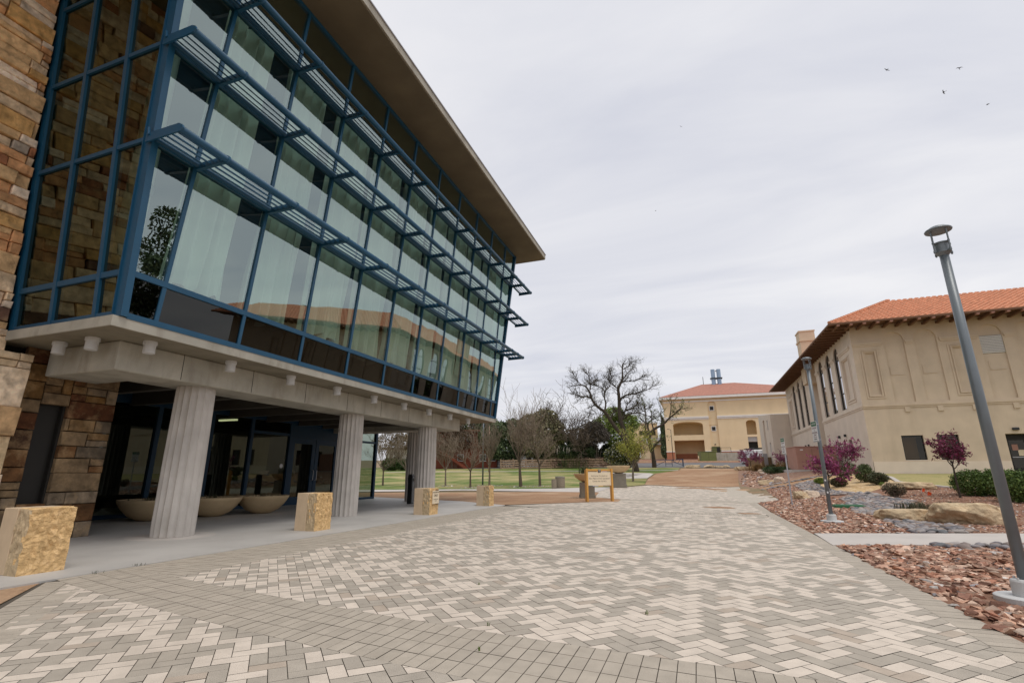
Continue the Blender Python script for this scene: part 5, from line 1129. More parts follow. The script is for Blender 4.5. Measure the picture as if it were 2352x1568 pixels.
# ------------------------------------------------------------------ trees and shrubs
class Wood:
    def __init__(s): s.V = []; s.F = []; s.tips = []
    def tube(s, pts, rads, n):
        b = len(s.V); a = None
        for k, p in enumerate(pts):
            d = (pts[min(k+1, len(pts)-1)]-pts[max(k-1, 0)])
            if d.length < 1e-6: d = Vector((0, 0, 1))
            d.normalize(); a = d.orthogonal() if a is None else a-d*a.dot(d)
            if a.length < 1e-5: a = d.orthogonal()
            a.normalize(); c = d.cross(a)
            for i in range(n):
                t = 2*PI*i/n; s.V.append(tuple(p+(a*math.cos(t)+c*math.sin(t))*rads[k]))
        for k in range(len(pts)-1):
            for i in range(n):
                j = (i+1) % n; s.F.append((b+k*n+i, b+k*n+j, b+(k+1)*n+j, b+(k+1)*n+i))
def grow(T, C, p, d, L, r, lv, mx, P, rs):
    """a limb and its children; thick wood goes to T, twigs to C"""
    ns = 4 if lv < mx else 2; pts = [p.copy()]; rd = [r]; d = d.normalized(); q = p.copy()
    for k in range(ns):
        d = (d+Vector((rs.gauss(0,1), rs.gauss(0,1), rs.gauss(0,1)))*P['wig']*(.35 if lv == 0 else 1)+Vector((0,0,P['up'][min(lv, len(P['up'])-1)]))).normalized()
        q = q+d*(L/ns); pts.append(q.copy()); rd.append(r*(1-(1-P['tap'])*(k+1)/ns))
    (T if lv < P['thick'] else C).tube(pts, rd, 8 if lv == 0 else (6 if lv == 1 else (4 if lv < mx else 3)))
    if lv >= mx-1: C.tips += [(pts[j].lerp(pts[j+1], rs.random()), d) for j in range(ns)]
    if lv >= mx: C.tips.append((q, d)); return
    n = P['n'][min(lv, len(P['n'])-1)]
    for k in range(n):
        t = P['t0'][min(lv, len(P['t0'])-1)]; t = t+(1-t)*(k+.6*rs.random())/max(1, n-1) if n > 1 else 1; t = min(1, t); f = t*ns; i = min(ns-1, int(f)); o = pts[i].lerp(pts[i+1], f-i)
        ax = d.orthogonal().normalized(); ax.rotate(Matrix.Rotation(k*2.399+rs.uniform(-.5,.5), 3, d)); nd = d.copy(); nd.rotate(Matrix.Rotation(math.radians(P['ang'][min(lv, len(P['ang'])-1)]*rs.uniform(.65, 1.3)), 3, ax))
        grow(T, C, o, nd, L*P['len'][min(lv, len(P['len'])-1)]*rs.uniform(.7, 1.25), max(P['rmin'], rd[i]*P['rat']*rs.uniform(.8, 1.1)), lv+1, mx, P, rs)
def cards(P, size, cols, rs, jitter=0., elong=1.0):
    """leaf sized faces at the points P -> V, F, colours"""
    P = np.asarray(P, float); n = len(P)
    if n == 0: return np.zeros((0,3)), np.zeros((0,4), int), np.zeros((0,3))
    P = P+rs.normal(0, 1, (n, 3))*jitter
    a = rs.normal(0, 1, (n, 3)); a /= np.linalg.norm(a, axis=1)[:, None]; b = rs.normal(0, 1, (n, 3)); b -= a*(a*b).sum(1)[:, None]; b /= np.linalg.norm(b, axis=1)[:, None]
    s = size*rs.uniform(.6, 1.4, (n, 1)); a *= s*elong; b *= s
    V = np.stack([P-a*.9, P-b*.5+a*.1, P+a, P+b*.5+a*.1], 1).reshape(-1, 3); F = np.arange(n*4).reshape(n, 4)
    C = np.asarray(cols)[rs.integers(0, len(cols), n)]*rs.uniform(.75, 1.25, (n, 1)); return V, F, C
def cloud(blobs, n, rs, gap=.0, fq=1.0, shell=.45):
    B = np.array(blobs, float); w = B[:,3]*B[:,4]*B[:,5]; w = w**.75; k = rs.choice(len(B), n, p=w/w.sum()); d = rs.normal(0,1,(n,3)); d /= np.linalg.norm(d,axis=1)[:,None]
    P = B[k,:3]+d*B[k,3:]*(shell+(1-shell)*rs.random((n,1))**.5)*rs.uniform(.85,1.12,(n,1))
    f = np.sin(P[:,0]*2.1*fq+1.3)*np.sin(P[:,1]*1.9*fq+.4)+np.sin(P[:,2]*2.4*fq)*np.sin(P[:,0]*1.1*fq+P[:,1]*1.3*fq); return P[f > gap*2-1.2]
def shrub(name, x, y, label, cat, blobs, n, size, cols, stems=6, seed=0, group=None, gap=0., fq=2., z=None, elong=1., bark='bark', shell=.45):
    rs = np.random.default_rng(seed); rr = random.Random(seed); e = empty(name, (x, y, TZ(x, y) if z is None else z), label, cat, group)
    V, F, C = cards(cloud(blobs, n, rs, gap, fq, shell), size, cols, rs, 0, elong); np_obj('foliage', V, F, M['leaf'], e, C)
    w = Wood()
    for k in range(stems):
        b = blobs[rr.randrange(len(blobs))]; t = Vector((b[0]+rr.uniform(-.5,.5)*b[3], b[1]+rr.uniform(-.5,.5)*b[4], b[2]+rr.uniform(0,.6)*b[5])); s = Vector((t.x*.25, t.y*.25, -.05)); m = s.lerp(t, .5)+Vector((rr.uniform(-.1,.1), rr.uniform(-.1,.1), 0))*b[3]
        r = .02+.02*b[5]; w.tube([s, m, t], [r, r*.7, r*.35], 5)
    if stems: np_obj('stem', w.V, w.F, M[bark], e)
    return e
def tree(name, pos, label, P, seed, h, r, leaves=None, bark='bark', twig='twig', group=None, lean=(0,0), mx=4, loc=True):
    rr = random.Random(seed); rs = np.random.default_rng(seed); T, C = Wood(), Wood()
    grow(T, C, Vector((0,0,-.2)), Vector((lean[0], lean[1], 1)), h, r, 0, mx, P, rr)
    e = empty(name, pos, label, 'tree', group); np_obj('trunk', T.V, T.F, M[bark], e, None, True); crown(e, C, leaves, rs, twig); return e
def crown(e, C, leaves, rs, twig):
    V = np.array(C.V); F = np.array(C.F); col = None
    o = np_obj('crown', V, F, M[twig], e)
    if leaves:
        cols, size, per, jit, elong = (leaves+(1.,))[:5]; pts = np.array([t[0][:] for t in C.tips]); pts = np.repeat(pts, max(1, int(per)), 0); pts = pts[rs.random(len(pts)) < per/max(1, int(per))]; v, f, c = cards(pts, size, cols, rs, jit, elong)
        np_obj('leaves', v, f, M['leaf'], e, c)
# bare young trees along the front of the lawn: two kinds, then copies
PB_ = dict(wig=.07, up=[.22,.13,.20,.22,.20], tap=.55, thick=2, n=[6,6,5,4], t0=[.90,.22,.2,.15], ang=[34,34,34,30], len=[1.38,.58,.55,.58], rat=.56, rmin=.016)
TG = 'bare young trees along the lawn'
t_a = tree('bare_tree', at(1196, 56.7), 'largest bare spring tree on the lawn with a straight dark trunk', PB_, 5, 2.7, .22, None, 'bark', 'twig', TG)
PB2 = dict(PB_, up=[.22,.06,.10,.12,.10], ang=[42,40,38,36], len=[1.25,.60,.56,.58])
t_b = tree('bare_tree', at(1240, 57.2), 'bare spring tree with pale spreading twigs right of the largest one', PB2, 11, 2.6, .17, None, 'bark', 'twig', TG)
PB3 = dict(PB_, len=[1.2,.60,.56,.56], ang=[38,36,36,34])
t_c = tree('bare_tree', at(1124, 59.6), 'slim bare tree with pale twigs just right of the tall grey street light', PB3, 23, 2.4, .15, None, 'bark_pale', 'twig', TG)
for u, D, src, sc, lb in ((1081, 55.8, t_b, .72, 'low bare forked tree in front of the brick red building'), (1024, 60.0, t_c, .85, 'bare tree seen just right of the third fluted column'), (934, 61.8, t_c, .90, 'bare tree seen between the columns, nearer the third one'), (881, 62.4, t_b, .78, 'bare tree seen between the columns, beside the glass entrance panel')):
    copy_thing(src, at(u, D), random.uniform(0, 6), lb, sc)
for u, D in ((1024, 59.8), (1196, 56.5), (1240, 57), (1124, 59.4), (1081, 55.6)):   # stone rings at the trunks
    q = at(u, D); scatter('tree_ring_stones', [(q.x+random.gauss(0,.7), q.y+random.gauss(0,.5)) for _ in range(60)], .06, .14, None, .6, .9); 
for o in bpy.data.objects:
    if o.name.startswith('tree_ring_stones'): tag(o, 'ring of small grey stones around the foot of a lawn tree', 'gravel', 'stone rings under the lawn trees')
# the great sculptural bare tree: limbs drawn in its own plane, depth added
SCU = .1648*.0775
def limb(path, rr, y0=0., y1=0.):
    n = len(path); out = []
    for k, (a, b) in enumerate(path): out.append(Vector(((a-1037)*SCU, y0+(y1-y0)*k/(n-1)+rr.uniform(-.25,.25), (1693-b)*SCU)))
    return out
def smooth(pts, it=2):
    for _ in range(it):
        q = [pts[0]]
        for a, b in zip(pts, pts[1:]): q += [a.lerp(b, .25), a.lerp(b, .75)]
        pts = q+[pts[-1]]
    return pts
rr = random.Random(4); T, C = Wood(), Wood()
LM = [([(1037,1700),(1000,1500),(930,1280),(875,1090),(848,980),(850,850),(862,720),(858,620),(852,560),(885,490),(915,440),(930,370),(925,280),(935,205)], .62, .09, 0, .5),
 ([(1000,1500),(900,1280),(770,1110),(705,1010),(640,900),(560,850),(490,800),(448,720),(430,640),(375,560),(300,530),(205,560)], .50, .07, 0, -2.5),
 ([(632,885),(662,780),(645,690),(652,600),(700,560),(745,520),(770,440)], .22, .05, -.8, 1.5), ([(652,600),(625,550),(560,500),(480,470)], .14, .04, 0, 2),
 ([(425,700),(345,690),(310,715),(250,705),(180,690)], .20, .05, -1.5, -4), ([(430,600),(440,510),(432,420),(400,350)], .17, .05, -1.9, -1), ([(440,515),(500,480),(560,420)], .11, .04, -1.5, .5),
 ([(862,720),(920,668),(1000,650),(1062,664)], .24, .09, 0, -2), ([(1040,655),(1110,628),(1200,612),(1290,560)], .15, .04, -1.5, -3), ([(850,985),(900,960),(932,915),(942,858),(1025,838),(1110,800),(1165,735)], .25, .05, 0, 3),
 ([(942,858),(1000,760),(1060,700)], .14, .04, .6, 3), ([(900,470),(950,458),(1085,465),(1180,400)], .17, .04, .3, -1), ([(850,555),(800,505),(750,440),(720,340)], .17, .04, .3, 2.5), ([(915,440),(1000,330),(1110,230)], .13, .035, .3, 1),
 ([(560,850),(500,760),(480,700)], .12, .04, -1, 1), ([(480,800),(430,860),(410,930)], .10, .03, -1.2, -2), ([(300,530),(230,470),(190,400)], .10, .03, -2.2, -3.5), ([(925,280),(1000,250),(1050,190)], .09, .03, .4, -.6), ([(770,440),(800,380),(780,300)], .09, .03, 1.5, 2), ([(942,850),(1080,840),(1200,870)], .13, .04, .6, -2), ([(875,1000),(1000,910),(1120,930),(1200,990)], .16, .04, 0, -3.5), ([(705,1010),(760,900),(850,860)], .12, .04, -.5, 2.5)]
PT = dict(wig=.30, up=[0,0,.05,.04,.03], tap=.5, thick=1, n=[4,4,4,3], t0=[.2,.2,.2,.2], ang=[46,44,46,44], len=[.75,.68,.60,.58], rat=.60, rmin=.013)
for path, r0, r1, y0, y1 in LM:
    r0 *= .78; ps = smooth(limb(path, rr, y0, y1)); n = len(ps); T.tube(ps, [r0+(r1-r0)*k/(n-1) for k in range(n)], 8); Lh = sum((b-a).length for a, b in zip(ps, ps[1:]))
    st = .42 if r0 > .3 else .18
    for k in range(int(n*st), n, 2 if r0 > .2 else 1):
        dd = (ps[min(k+1, n-1)]-ps[k-1]).normalized(); ax = Vector((rr.gauss(0,1), rr.gauss(0,1), rr.gauss(0,1))).normalized(); nd = dd.copy(); nd.rotate(Matrix.Rotation(math.radians(rr.uniform(25, 75)), 3, ax))
        grow(T, C, ps[k], nd+Vector((0,0,.15)), rr.uniform(1.1, 2.1)*(1 if r0 > .12 else .85), .055, 2, 4, PT, rr)
    grow(T, C, ps[-1], (ps[-1]-ps[-3]), 1.5, .05, 2, 4, PT, rr)
e = empty('bare_tree', at(1463, 88), 'huge old bare tree with two forking dark limbs behind the campus sign', 'tree'); e.rotation_euler = (0, 0, YAW)
np_obj('trunk', T.V, T.F, M['bark_dark'], e, None, True); crown(e, C, ([(.14,.15,.06),(.18,.19,.08),(.10,.09,.05)], .07, .2, .06), np.random.default_rng(3), 'bark_dark')
# leaning tree with the first green leaves, in front of the yellow building
rr = random.Random(9); T, C = Wood(), Wood(); S2 = .1648*.0925
def limb2(path, y0, y1): return smooth([Vector(((a-1275)*S2, y0+(y1-y0)*k/(len(path)-1), (1640-b)*S2)) for k, (a, b) in enumerate(path)])
for path, r0, r1, y0, y1 in (([(1275,1650),(1268,1500),(1255,1400),(1300,1340),(1380,1270)], .50, .12, 0, -1), ([(1262,1440),(1225,1330),(1240,1200),(1300,1130),(1420,1080),(1500,990),(1590,930),(1660,860)], .42, .06, 0, -2), ([(1240,1200),(1230,1080),(1270,1020),(1340,990),(1400,960)], .24, .06, 0, 2), ([(1190,1130),(1205,1000),(1220,880),(1215,760)], .20, .05, -.5, 1), ([(1225,1300),(1195,1200),(1190,1100)], .24, .18, 0, 0), ([(1500,990),(1530,900),(1540,820),(1560,770)], .14, .04, -1.5, -1), ([(1420,1080),(1400,960),(1430,860),(1410,780)], .15, .04, -1, .6), ([(1300,1130),(1290,1020),(1320,900),(1300,820)], .16, .04, 0, 2), ([(1530,930),(1620,900),(1700,870)], .10, .03, -1.8, -2.5), ([(1215,900),(1150,850),(1120,800)], .12, .04, .4, 1.5), ([(1200,1050),(1130,1010),(1090,950)], .12, .04, 0, -1.5)):
    ps = limb2(path, y0, y1); n = len(ps); T.tube(ps, [r0+(r1-r0)*k/(n-1) for k in range(n)], 8)
    for k in range(int(n*(.5 if r0 > .3 else .2)), n, 2):
        dd = (ps[min(k+1, n-1)]-ps[k-1]).normalized(); ax = Vector((rr.gauss(0,1), rr.gauss(0,1), rr.gauss(0,1))).normalized(); nd = dd.copy(); nd.rotate(Matrix.Rotation(math.radians(rr.uniform(25, 70)), 3, ax)); grow(T, C, ps[k], nd+Vector((0,0,.15)), rr.uniform(.9, 1.7), .05, 2, 4, PT, rr)
e = empty('leafing_tree', at(1504, 103), 'leaning dark trunked tree with sparse new green leaves before the yellow building', 'tree'); e.rotation_euler = (0, 0, YAW)
np_obj('trunk', T.V, T.F, M['bark_dark'], e, None, True); crown(e, C, ([(.14,.20,.05),(.20,.26,.07),(.11,.14,.035)], .12, .5, .10), np.random.default_rng(5), 'bark_dark')
# young willow-like tree near the sign
PW = dict(wig=.10, up=[.0,.12,.10,.05,0], tap=.6, thick=2, n=[5,5,5,4], t0=[.75,.25,.2,.2], ang=[26,30,34,34], len=[1.2,.60,.55,.52], rat=.58, rmin=.014)
tree('young_tree', at(1453, 63.4), 'young yellow green leafy tree with pale trunk right of the campus sign', PW, 31, 2.1, .15, ([(.34,.34,.055),(.42,.41,.075),(.25,.26,.045),(.31,.34,.08)], .075, 3, .14), 'bark_pale', 'twig')
# large bare twiggy tree and the masses beyond the lawn
PBG = dict(wig=.22, up=[.0,.05,.05,.03,.0], tap=.6, thick=2, n=[6,6,6,5], t0=[.55,.25,.2,.15], ang=[50,44,42,40], len=[.95,.66,.62,.6], rat=.6, rmin=.038)
tree('bare_tree', at(1283, 114), 'big rounded bare tree with dense fine twigs behind the board fence', PBG, 41, 6.6, .46, None, 'bark_dark', 'bark', None)
tree('bare_tree', at(1325, 108), 'smaller bare twiggy tree right of the big rounded one', dict(PBG), 43, 4.6, .3, None, 'bark_dark', 'bark', None)
TB_G = 'trees and shrubs beyond the board fence'
def bg(name, u, D, label, blobs, n, size, cols, seed, cat='tree', gap=.0, fq=.6, bark='bark_dark', stems=5, shell=.45, trunk=None):
    q = at(u, D); e = shrub(name, q.x, q.y, label, cat, blobs, int(n*1.9), size*.70, cols, stems, seed, None, gap, fq, None, 1., bark, shell); e.rotation_euler = (0, 0, YAW); return e
DK = [(.075,.11,.05),(.105,.145,.066),(.057,.084,.042),(.13,.165,.078)]; OL = [(.15,.155,.055),(.19,.19,.07),(.11,.12,.045)]; BR = [(.16,.13,.085),(.20,.165,.105),(.12,.10,.068)]
LG = [(.19,.26,.055),(.24,.31,.075),(.14,.20,.045)]; YG = [(.20,.21,.04),(.26,.26,.06),(.13,.15,.03),(.08,.10,.025)]
def mass(w, h, n, rs, z0=0., top=1.0, dep=.5):
    out = []
    for k in range(n):
        a = rs.uniform(-1, 1); z = z0+(h-z0)*rs.uniform(.1, .85)*(1-.35*abs(a)); r = w*rs.uniform(.22, .38); out.append((a*w*.75, rs.uniform(-.5,.5)*w*dep, z, r, r*.8, min(r*.9, h*.3)))
    return out
rr = random.Random(77)
bg('pine_tree', 1082, 124, 'dark pine with a domed top left of the pale fence gap', [(0,0,4,3,3,2.5),(.6,0,7,3.4,3,2.6),(-.6,0,10,3.2,3,2.4),(.3,0,12.6,2.4,2.2,2.0)], 5200, .42, DK, 51)
bg('pine_tree', 1162, 116, 'dark pine behind the slim bare lawn tree', [(0,0,4,4.5,3,2.5),(1,0,6.5,4.2,3,2.4),(-1.5,0,8.5,3.0,3,2.0),(1.5,0,9.6,2.2,2.2,1.5),(-4,0,7,2.5,2.5,2.0)], 6500, .42, DK, 52)
bg('pine_tree', 1118, 128, 'darkest pine standing between two others', [(0,0,4,3.4,3,3),(0,0,8,3.2,3,3),(.5,0,11,2.2,2.2,2)], 4200, .42, DK, 53)
bg('evergreen_tree', 1243, 112, 'broad dark evergreen tree behind the bare lawn trees', [(0,0,5,5.0,4,3.2),(1.2,0,8.2,4.4,4,3.0),(-2,0,9.5,3.2,3,2.4),(1.2,0,11.2,2.6,2.6,1.8),(-4.0,0,7,2.6,2.6,2.2)], 8000, .42, [(.24,.215,.125),(.28,.25,.15),(.19,.18,.10),(.12,.13,.065)], 54)
bg('olive_shrub', 1292, 110, 'olive green bushy thicket behind the pampas grass', mass(4.5, 8.5, 9, rr), 5200, .34, OL, 55, 'shrub')
bg('bamboo_thicket', 1268, 112, 'mixed brownish thicket behind the fence under the bare tree', mass(4.0, 7.0, 8, rr), 3600, .36, BR+OL, 56, 'shrub')
bg('dark_shrub', 1325, 109, 'nearly black green dense shrub behind the fence', mass(4.2, 7.0, 10, rr), 5600, .34, [(.035,.055,.022),(.05,.072,.028)], 57, 'shrub')
bg('grey_shrub', 1368, 108.6, 'dark grey brown twiggy shrub with pale leaning stems above the fence', [(-.8,0,6.3,2.6,2,1.9),(1.2,0,6.8,2.4,2,1.8),(0,0,8.3,2.2,1.8,1.6),(-2.2,0,5,1.6,1.4,1.2)], 4200, .26, [(.105,.09,.078),(.08,.068,.06),(.13,.11,.09)], 58, 'shrub', .1, .9, 'bark_pale', 9)
bg('dark_hedge', 1378, 112, 'dark evergreen hedge closing the gap behind the grey twiggy shrub', mass(5.5, 5.2, 12, rr), 6000, .34, [(.032,.052,.022),(.048,.07,.028)], 66, 'hedge')
bg('leafy_tree', 1418, 112, 'fresh green leafy tree behind the huge bare trunk', [(0,0,7,4.5,3,2.6),(-2.5,0,9,3,2.5,2),(2.5,0,9.5,3.2,2.5,2.2),(0,0,11.5,2.6,2,1.6)], 5200, .36, LG, 59, 'tree', .1)
bg('flowering_shrub', 1432, 92, 'dark green shrub dotted with yellow green leaves and white flowers', [(-1.2,0,2.6,2.2,1.8,1.8),(.9,0,2.2,2.0,1.7,1.7),(0,0,4,1.8,1.5,1.4),(2,0,3,1.3,1.2,1.2)], 5200, .24, [(.02,.035,.012),(.03,.045,.014),(.17,.18,.035),(.22,.21,.05),(.03,.04,.014),(.62,.62,.52)], 60, 'shrub')
bg('cypress_tree', 1531, 160, 'narrow dark cypress at the left corner of the yellow building', [(0,0,3,1.15,1.1,2.6),(0,0,6.5,1.1,1.1,2.6),(0,0,9.6,.85,.8,2.4),(0,0,12,.45,.45,1.6)], 3600, .34, DK, 61)
bg('green_hedge', 913, 112, 'rounded bright green hedge seen between the columns', [(-1.5,0,1.3,2.2,1.6,1.4),(1.6,0,1.2,2.2,1.6,1.3)], 3600, .26, [(.04,.075,.018),(.06,.10,.025),(.03,.055,.014)], 62, 'hedge')
bg('green_hedge', 957, 112, 'rounded bright green hedge half hidden by the third column', [(0,0,1.3,2.4,1.6,1.4),(2.2,0,1.1,1.8,1.4,1.2)], 3200, .26, [(.04,.075,.018),(.06,.10,.025),(.03,.055,.014)], 63, 'hedge')
for i, (u, D, lb, c) in enumerate(((900, 126, 'rusty brown budding tree behind the green hedges', [(.13,.09,.04),(.17,.12,.05),(.10,.08,.035)]), (955, 130, 'golden brown budding tree behind the third column', [(.17,.14,.05),(.13,.10,.04),(.20,.17,.06)]), (1040, 116, 'reddish brown budding tree over the brick red building', [(.11,.075,.045),(.08,.055,.035)]))):
    bg('budding_tree', u, D, lb, [(-2.5,0,6,3,2.5,2.2),(2,0,6.5,3,2.5,2.2),(0,0,9,3,2.4,2.0),(-1,0,11,2,2,1.5)], 2600, .30, c, 70+i, 'tree', .35, .8, 'bark', 12)
bg('red_twig_shrub', 1330, 122, 'brown twiggy tree filling the skyline right of the bare crown', [(0,0,6,4,3,3),(3,0,8,3,2.5,2.2)], 2600, .3, OL+BR, 75, 'tree', .3, .8, 'bark', 10)
# pampas grass
q = at(1290, 108.5); e = empty('pampas_grass', q, 'clump of pampas grass with white plumes behind the fence', 'grass')
p = MB()
for k in range(420): tuft(p, random.gauss(0, 2.4), random.gauss(0, .6), 2, 3.3, [(.10,.12,.045),(.14,.15,.06),(.19,.17,.08)], .2, -.2, .04)
p.build('blades', M['leaf'], e)
p = MB()
for k in range(15):
    x = random.choice((random.gauss(1.3, .8), random.gauss(-2.4, .9))); z = random.uniform(3.1, 4.0); y = random.uniform(-.6, .3); dx = random.uniform(-.15, .15)
    p.tube([(x, y, z-.6), (x+dx*.3, y, z), (x+dx, y, z+.45), (x+dx*1.2, y, z+.95)], [.02, .07, .10, .01], 5, (.55,.50,.42))
p.build('plumes', M['leaf'], e)
# redbuds: one kind, copies
PRB = dict(wig=.16, up=[.1,.05,.05,.02,.0], tap=.6, thick=2, n=[5,5,4,3], t0=[.8,.25,.2,.2], ang=[48,40,42,40], len=[.72,.62,.60,.6], rat=.6, rmin=.010)
PK = [(.25,.034,.115),(.31,.05,.16),(.17,.024,.075),(.34,.08,.20)]; RBG = 'redbud trees in purple bloom'
def redbud(x, y, seed, h, label, cols, per, size, r=.06, pk=None):
    return tree('redbud_tree', (x, y, TZ(x, y)), label, pk or PRB, seed, h, r, (cols, size, per*1.35, .045, 1.9), 'bark_dark', 'bark', RBG)
redbud(8.16, 38.99, 3, 1.15, 'bright magenta redbud directly behind the second lamp post', PK, 1.0, .058)
redbud(10.35, 43.1, 8, 1.5, 'magenta redbud in the yellow gravel right of the second lamp post', PK, 1.0, .056)
redbud(12.45, 32.3, 21, 1.95, 'darker wine red redbud in front of the clipped hedges', [(.17,.028,.065),(.23,.04,.10),(.12,.022,.05)], .9, .052, .06, dict(PRB, ang=[36,36,38,38], len=[.46,.60,.6,.6], up=[.1,.10,.06,.03,.0]))
r0 = redbud(*at(1728, 84)[:2], 33, 1.7, 'pale pink redbud left of the brown enclosure wall', [(.32,.11,.19),(.38,.15,.24),(.25,.08,.14)], 2, .075, .07)
redbud(*at(1804, 72)[:2], 44, 1.25, 'sparse pink redbud in front of the stucco annex', [(.30,.07,.16),(.36,.11,.21)], .8, .065, .06)
# shrubs on the right
HG = [(.08,.135,.03),(.11,.17,.04),(.06,.10,.024),(.14,.20,.05)]
shrub('hedge', 14.15, 33.4, 'clipped bright green hedge left of the near lamp post', 'hedge', [(-.6,0,.62,.95,.8,.68),(.5,.1,.66,.95,.8,.70),(1.3,.1,.6,.7,.7,.62)], 15000, .055, HG, 8, 81, 'clipped hedges')
shrub('hedge', 14.6, 30.7, 'clipped bright green hedge at the right edge behind the near lamp post', 'hedge', [(-.5,0,.7,1.0,.85,.75),(.7,.1,.75,1.0,.85,.78),(1.8,.1,.7,.9,.8,.7)], 17000, .055, HG, 8, 82, 'clipped hedges')
RS_ = [(.045,.055,.022),(.06,.07,.028),(.035,.042,.018),(.075,.08,.035)]
shrub('round_shrub', 10.85, 41.3, 'taller ragged round shrub behind a smaller dark one', 'shrub', [(0,0,.55,.62,.6,.5),(.1,.1,.9,.42,.4,.32)], 5200, .045, [(.085,.115,.042),(.115,.145,.052),(.07,.09,.035)], 6, 83)
shrub('round_shrub', 11.02, 39.3, 'small dark round clipped shrub beside the flat ledge boulder', 'shrub', [(0,0,.40,.62,.6,.38)], 4600, .042, [(.065,.08,.036),(.085,.095,.045),(.08,.068,.036)], 5, 84)
shrub('round_shrub', 8.94, 39.9, 'brownish round shrub beneath the magenta redbud', 'shrub', [(0,0,.30,.50,.48,.30)], 3600, .040, [(.08,.09,.036),(.11,.10,.05),(.085,.06,.035)], 5, 85)
shrub('small_shrub', 8.56, 43.6, 'small light green shrub on the yellow gravel', 'shrub', [(0,0,.22,.38,.36,.22)], 1400, .045, LG, 4, 86)
shrub('oleander_shrub', 10.54, 45.4, 'loose grey green upright shrub against the tan building', 'shrub', [(0,0,.5,.7,.6,.45),(-.5,0,.9,.5,.45,.35),(.5,0,.85,.5,.45,.35)], 2600, .055, [(.09,.11,.05),(.12,.14,.06),(.07,.085,.04)], 10, 87, None, .3, 2.5, None, 1.6)
shrub('twiggy_shrub', 9.78, 32.7, 'half bare twiggy brown shrub at the edge of the cobbles', 'shrub', [(-.15,0,.40,.34,.32,.36),(.3,0,.38,.30,.28,.32)], 2000, .035, [(.05,.06,.025),(.09,.065,.04),(.12,.09,.06),(.13,.10,.065)], 26, 88, None, .2, 4)
shrub('dark_shrub', 8.7, 65.8, 'spreading dark green shrub in front of the pink cabinet', 'shrub', [(-.6,0,.35,.9,.7,.40),(.6,0,.35,.9,.7,.42)], 4200, .06, [(.045,.08,.032),(.06,.10,.038)], 5, 89)
shrub('lone_sprig', 11.0, 38.4, 'tiny green sprig in front of the dark round shrub', 'plant', [(0,0,.12,.20,.18,.12)], 500, .035, LG, 3, 90)
def clump(x, y, h, n, label, cols, sp, grp=None, w=.014):
    e = empty('grass_clump', (x, y, TZ(x, y)), label, 'grass', grp); p = MB()
    for k in range(n): a = random.uniform(0, 6.28); r = abs(random.gauss(0, sp)); tuft(p, r*math.cos(a), r*math.sin(a), 6, h, cols, .05, 0, w)
    p.build('blades', M['leaf'], e)
SG = [(.09,.10,.05),(.15,.14,.085),(.22,.19,.13),(.06,.07,.035)]
clump(8.75, 26.6, .38, 60, 'spiky grey green grass clump behind the long golden boulder', SG, .45, 'spiky grass clumps'); clump(10.1, 27.2, .36, 50, 'spiky grey green grass clump behind the biggest boulder', SG, .40, 'spiky grass clumps'); clump(10.9, 25.9, .30, 40, 'small spiky clump right of the biggest golden boulder', SG, .3, 'spiky grass clumps'); clump(12.2, 25.0, .28, 40, 'small spiky clump at the right frame edge beside the lamp post', SG, .3, 'spiky grass clumps')
GO = [(.26,.16,.065),(.32,.21,.09),(.20,.12,.05)]
clump(8.67, 84.0, 1.0, 170, 'golden dry bunch grass under the pale pink redbud', GO, .6, 'dry golden grasses', .03); clump(12.3, 79.0, 1.2, 190, 'golden dry bunch grass beside the brown enclosure', GO, .9, 'dry golden grasses', .03); clump(10.4, 82.0, .9, 130, 'olive dry bunch grass between the golden clumps', [(.14,.12,.05),(.10,.10,.04)], .6, 'dry golden grasses', .03)
for i, (u, D, lb) in enumerate(((1556, 168.5, 'low dark shrub inside the left of the yellow building arcade'), (1600, 168.5, 'low dark shrub inside the right of the yellow building arcade'))):
    bg('low_shrub', u, D, lb, [(0,0,.8,2.2,.8,.8)], 1200, .3, DK, 92+i, 'shrub')
# tall evergreen just right of the frame, seen mirrored in the glass
shrub('evergreen_tree', 19, 24, 'tall dark evergreen tree beyond the side walkway', 'tree', [(0,0,4,2.0,2.0,2.6),(.3,0,7.6,1.7,1.7,2.2),(-.3,.2,11,1.5,1.5,2.0),(.5,.3,13.6,1.3,1.3,1.6),(.2,0,16.2,1.0,1.0,1.5),(.9,.6,9.6,1.2,1.2,1.0),(-.8,-.5,12.6,.9,.9,.9)], 9000, .17, DK, 8, 95, None, .3, 1.2)
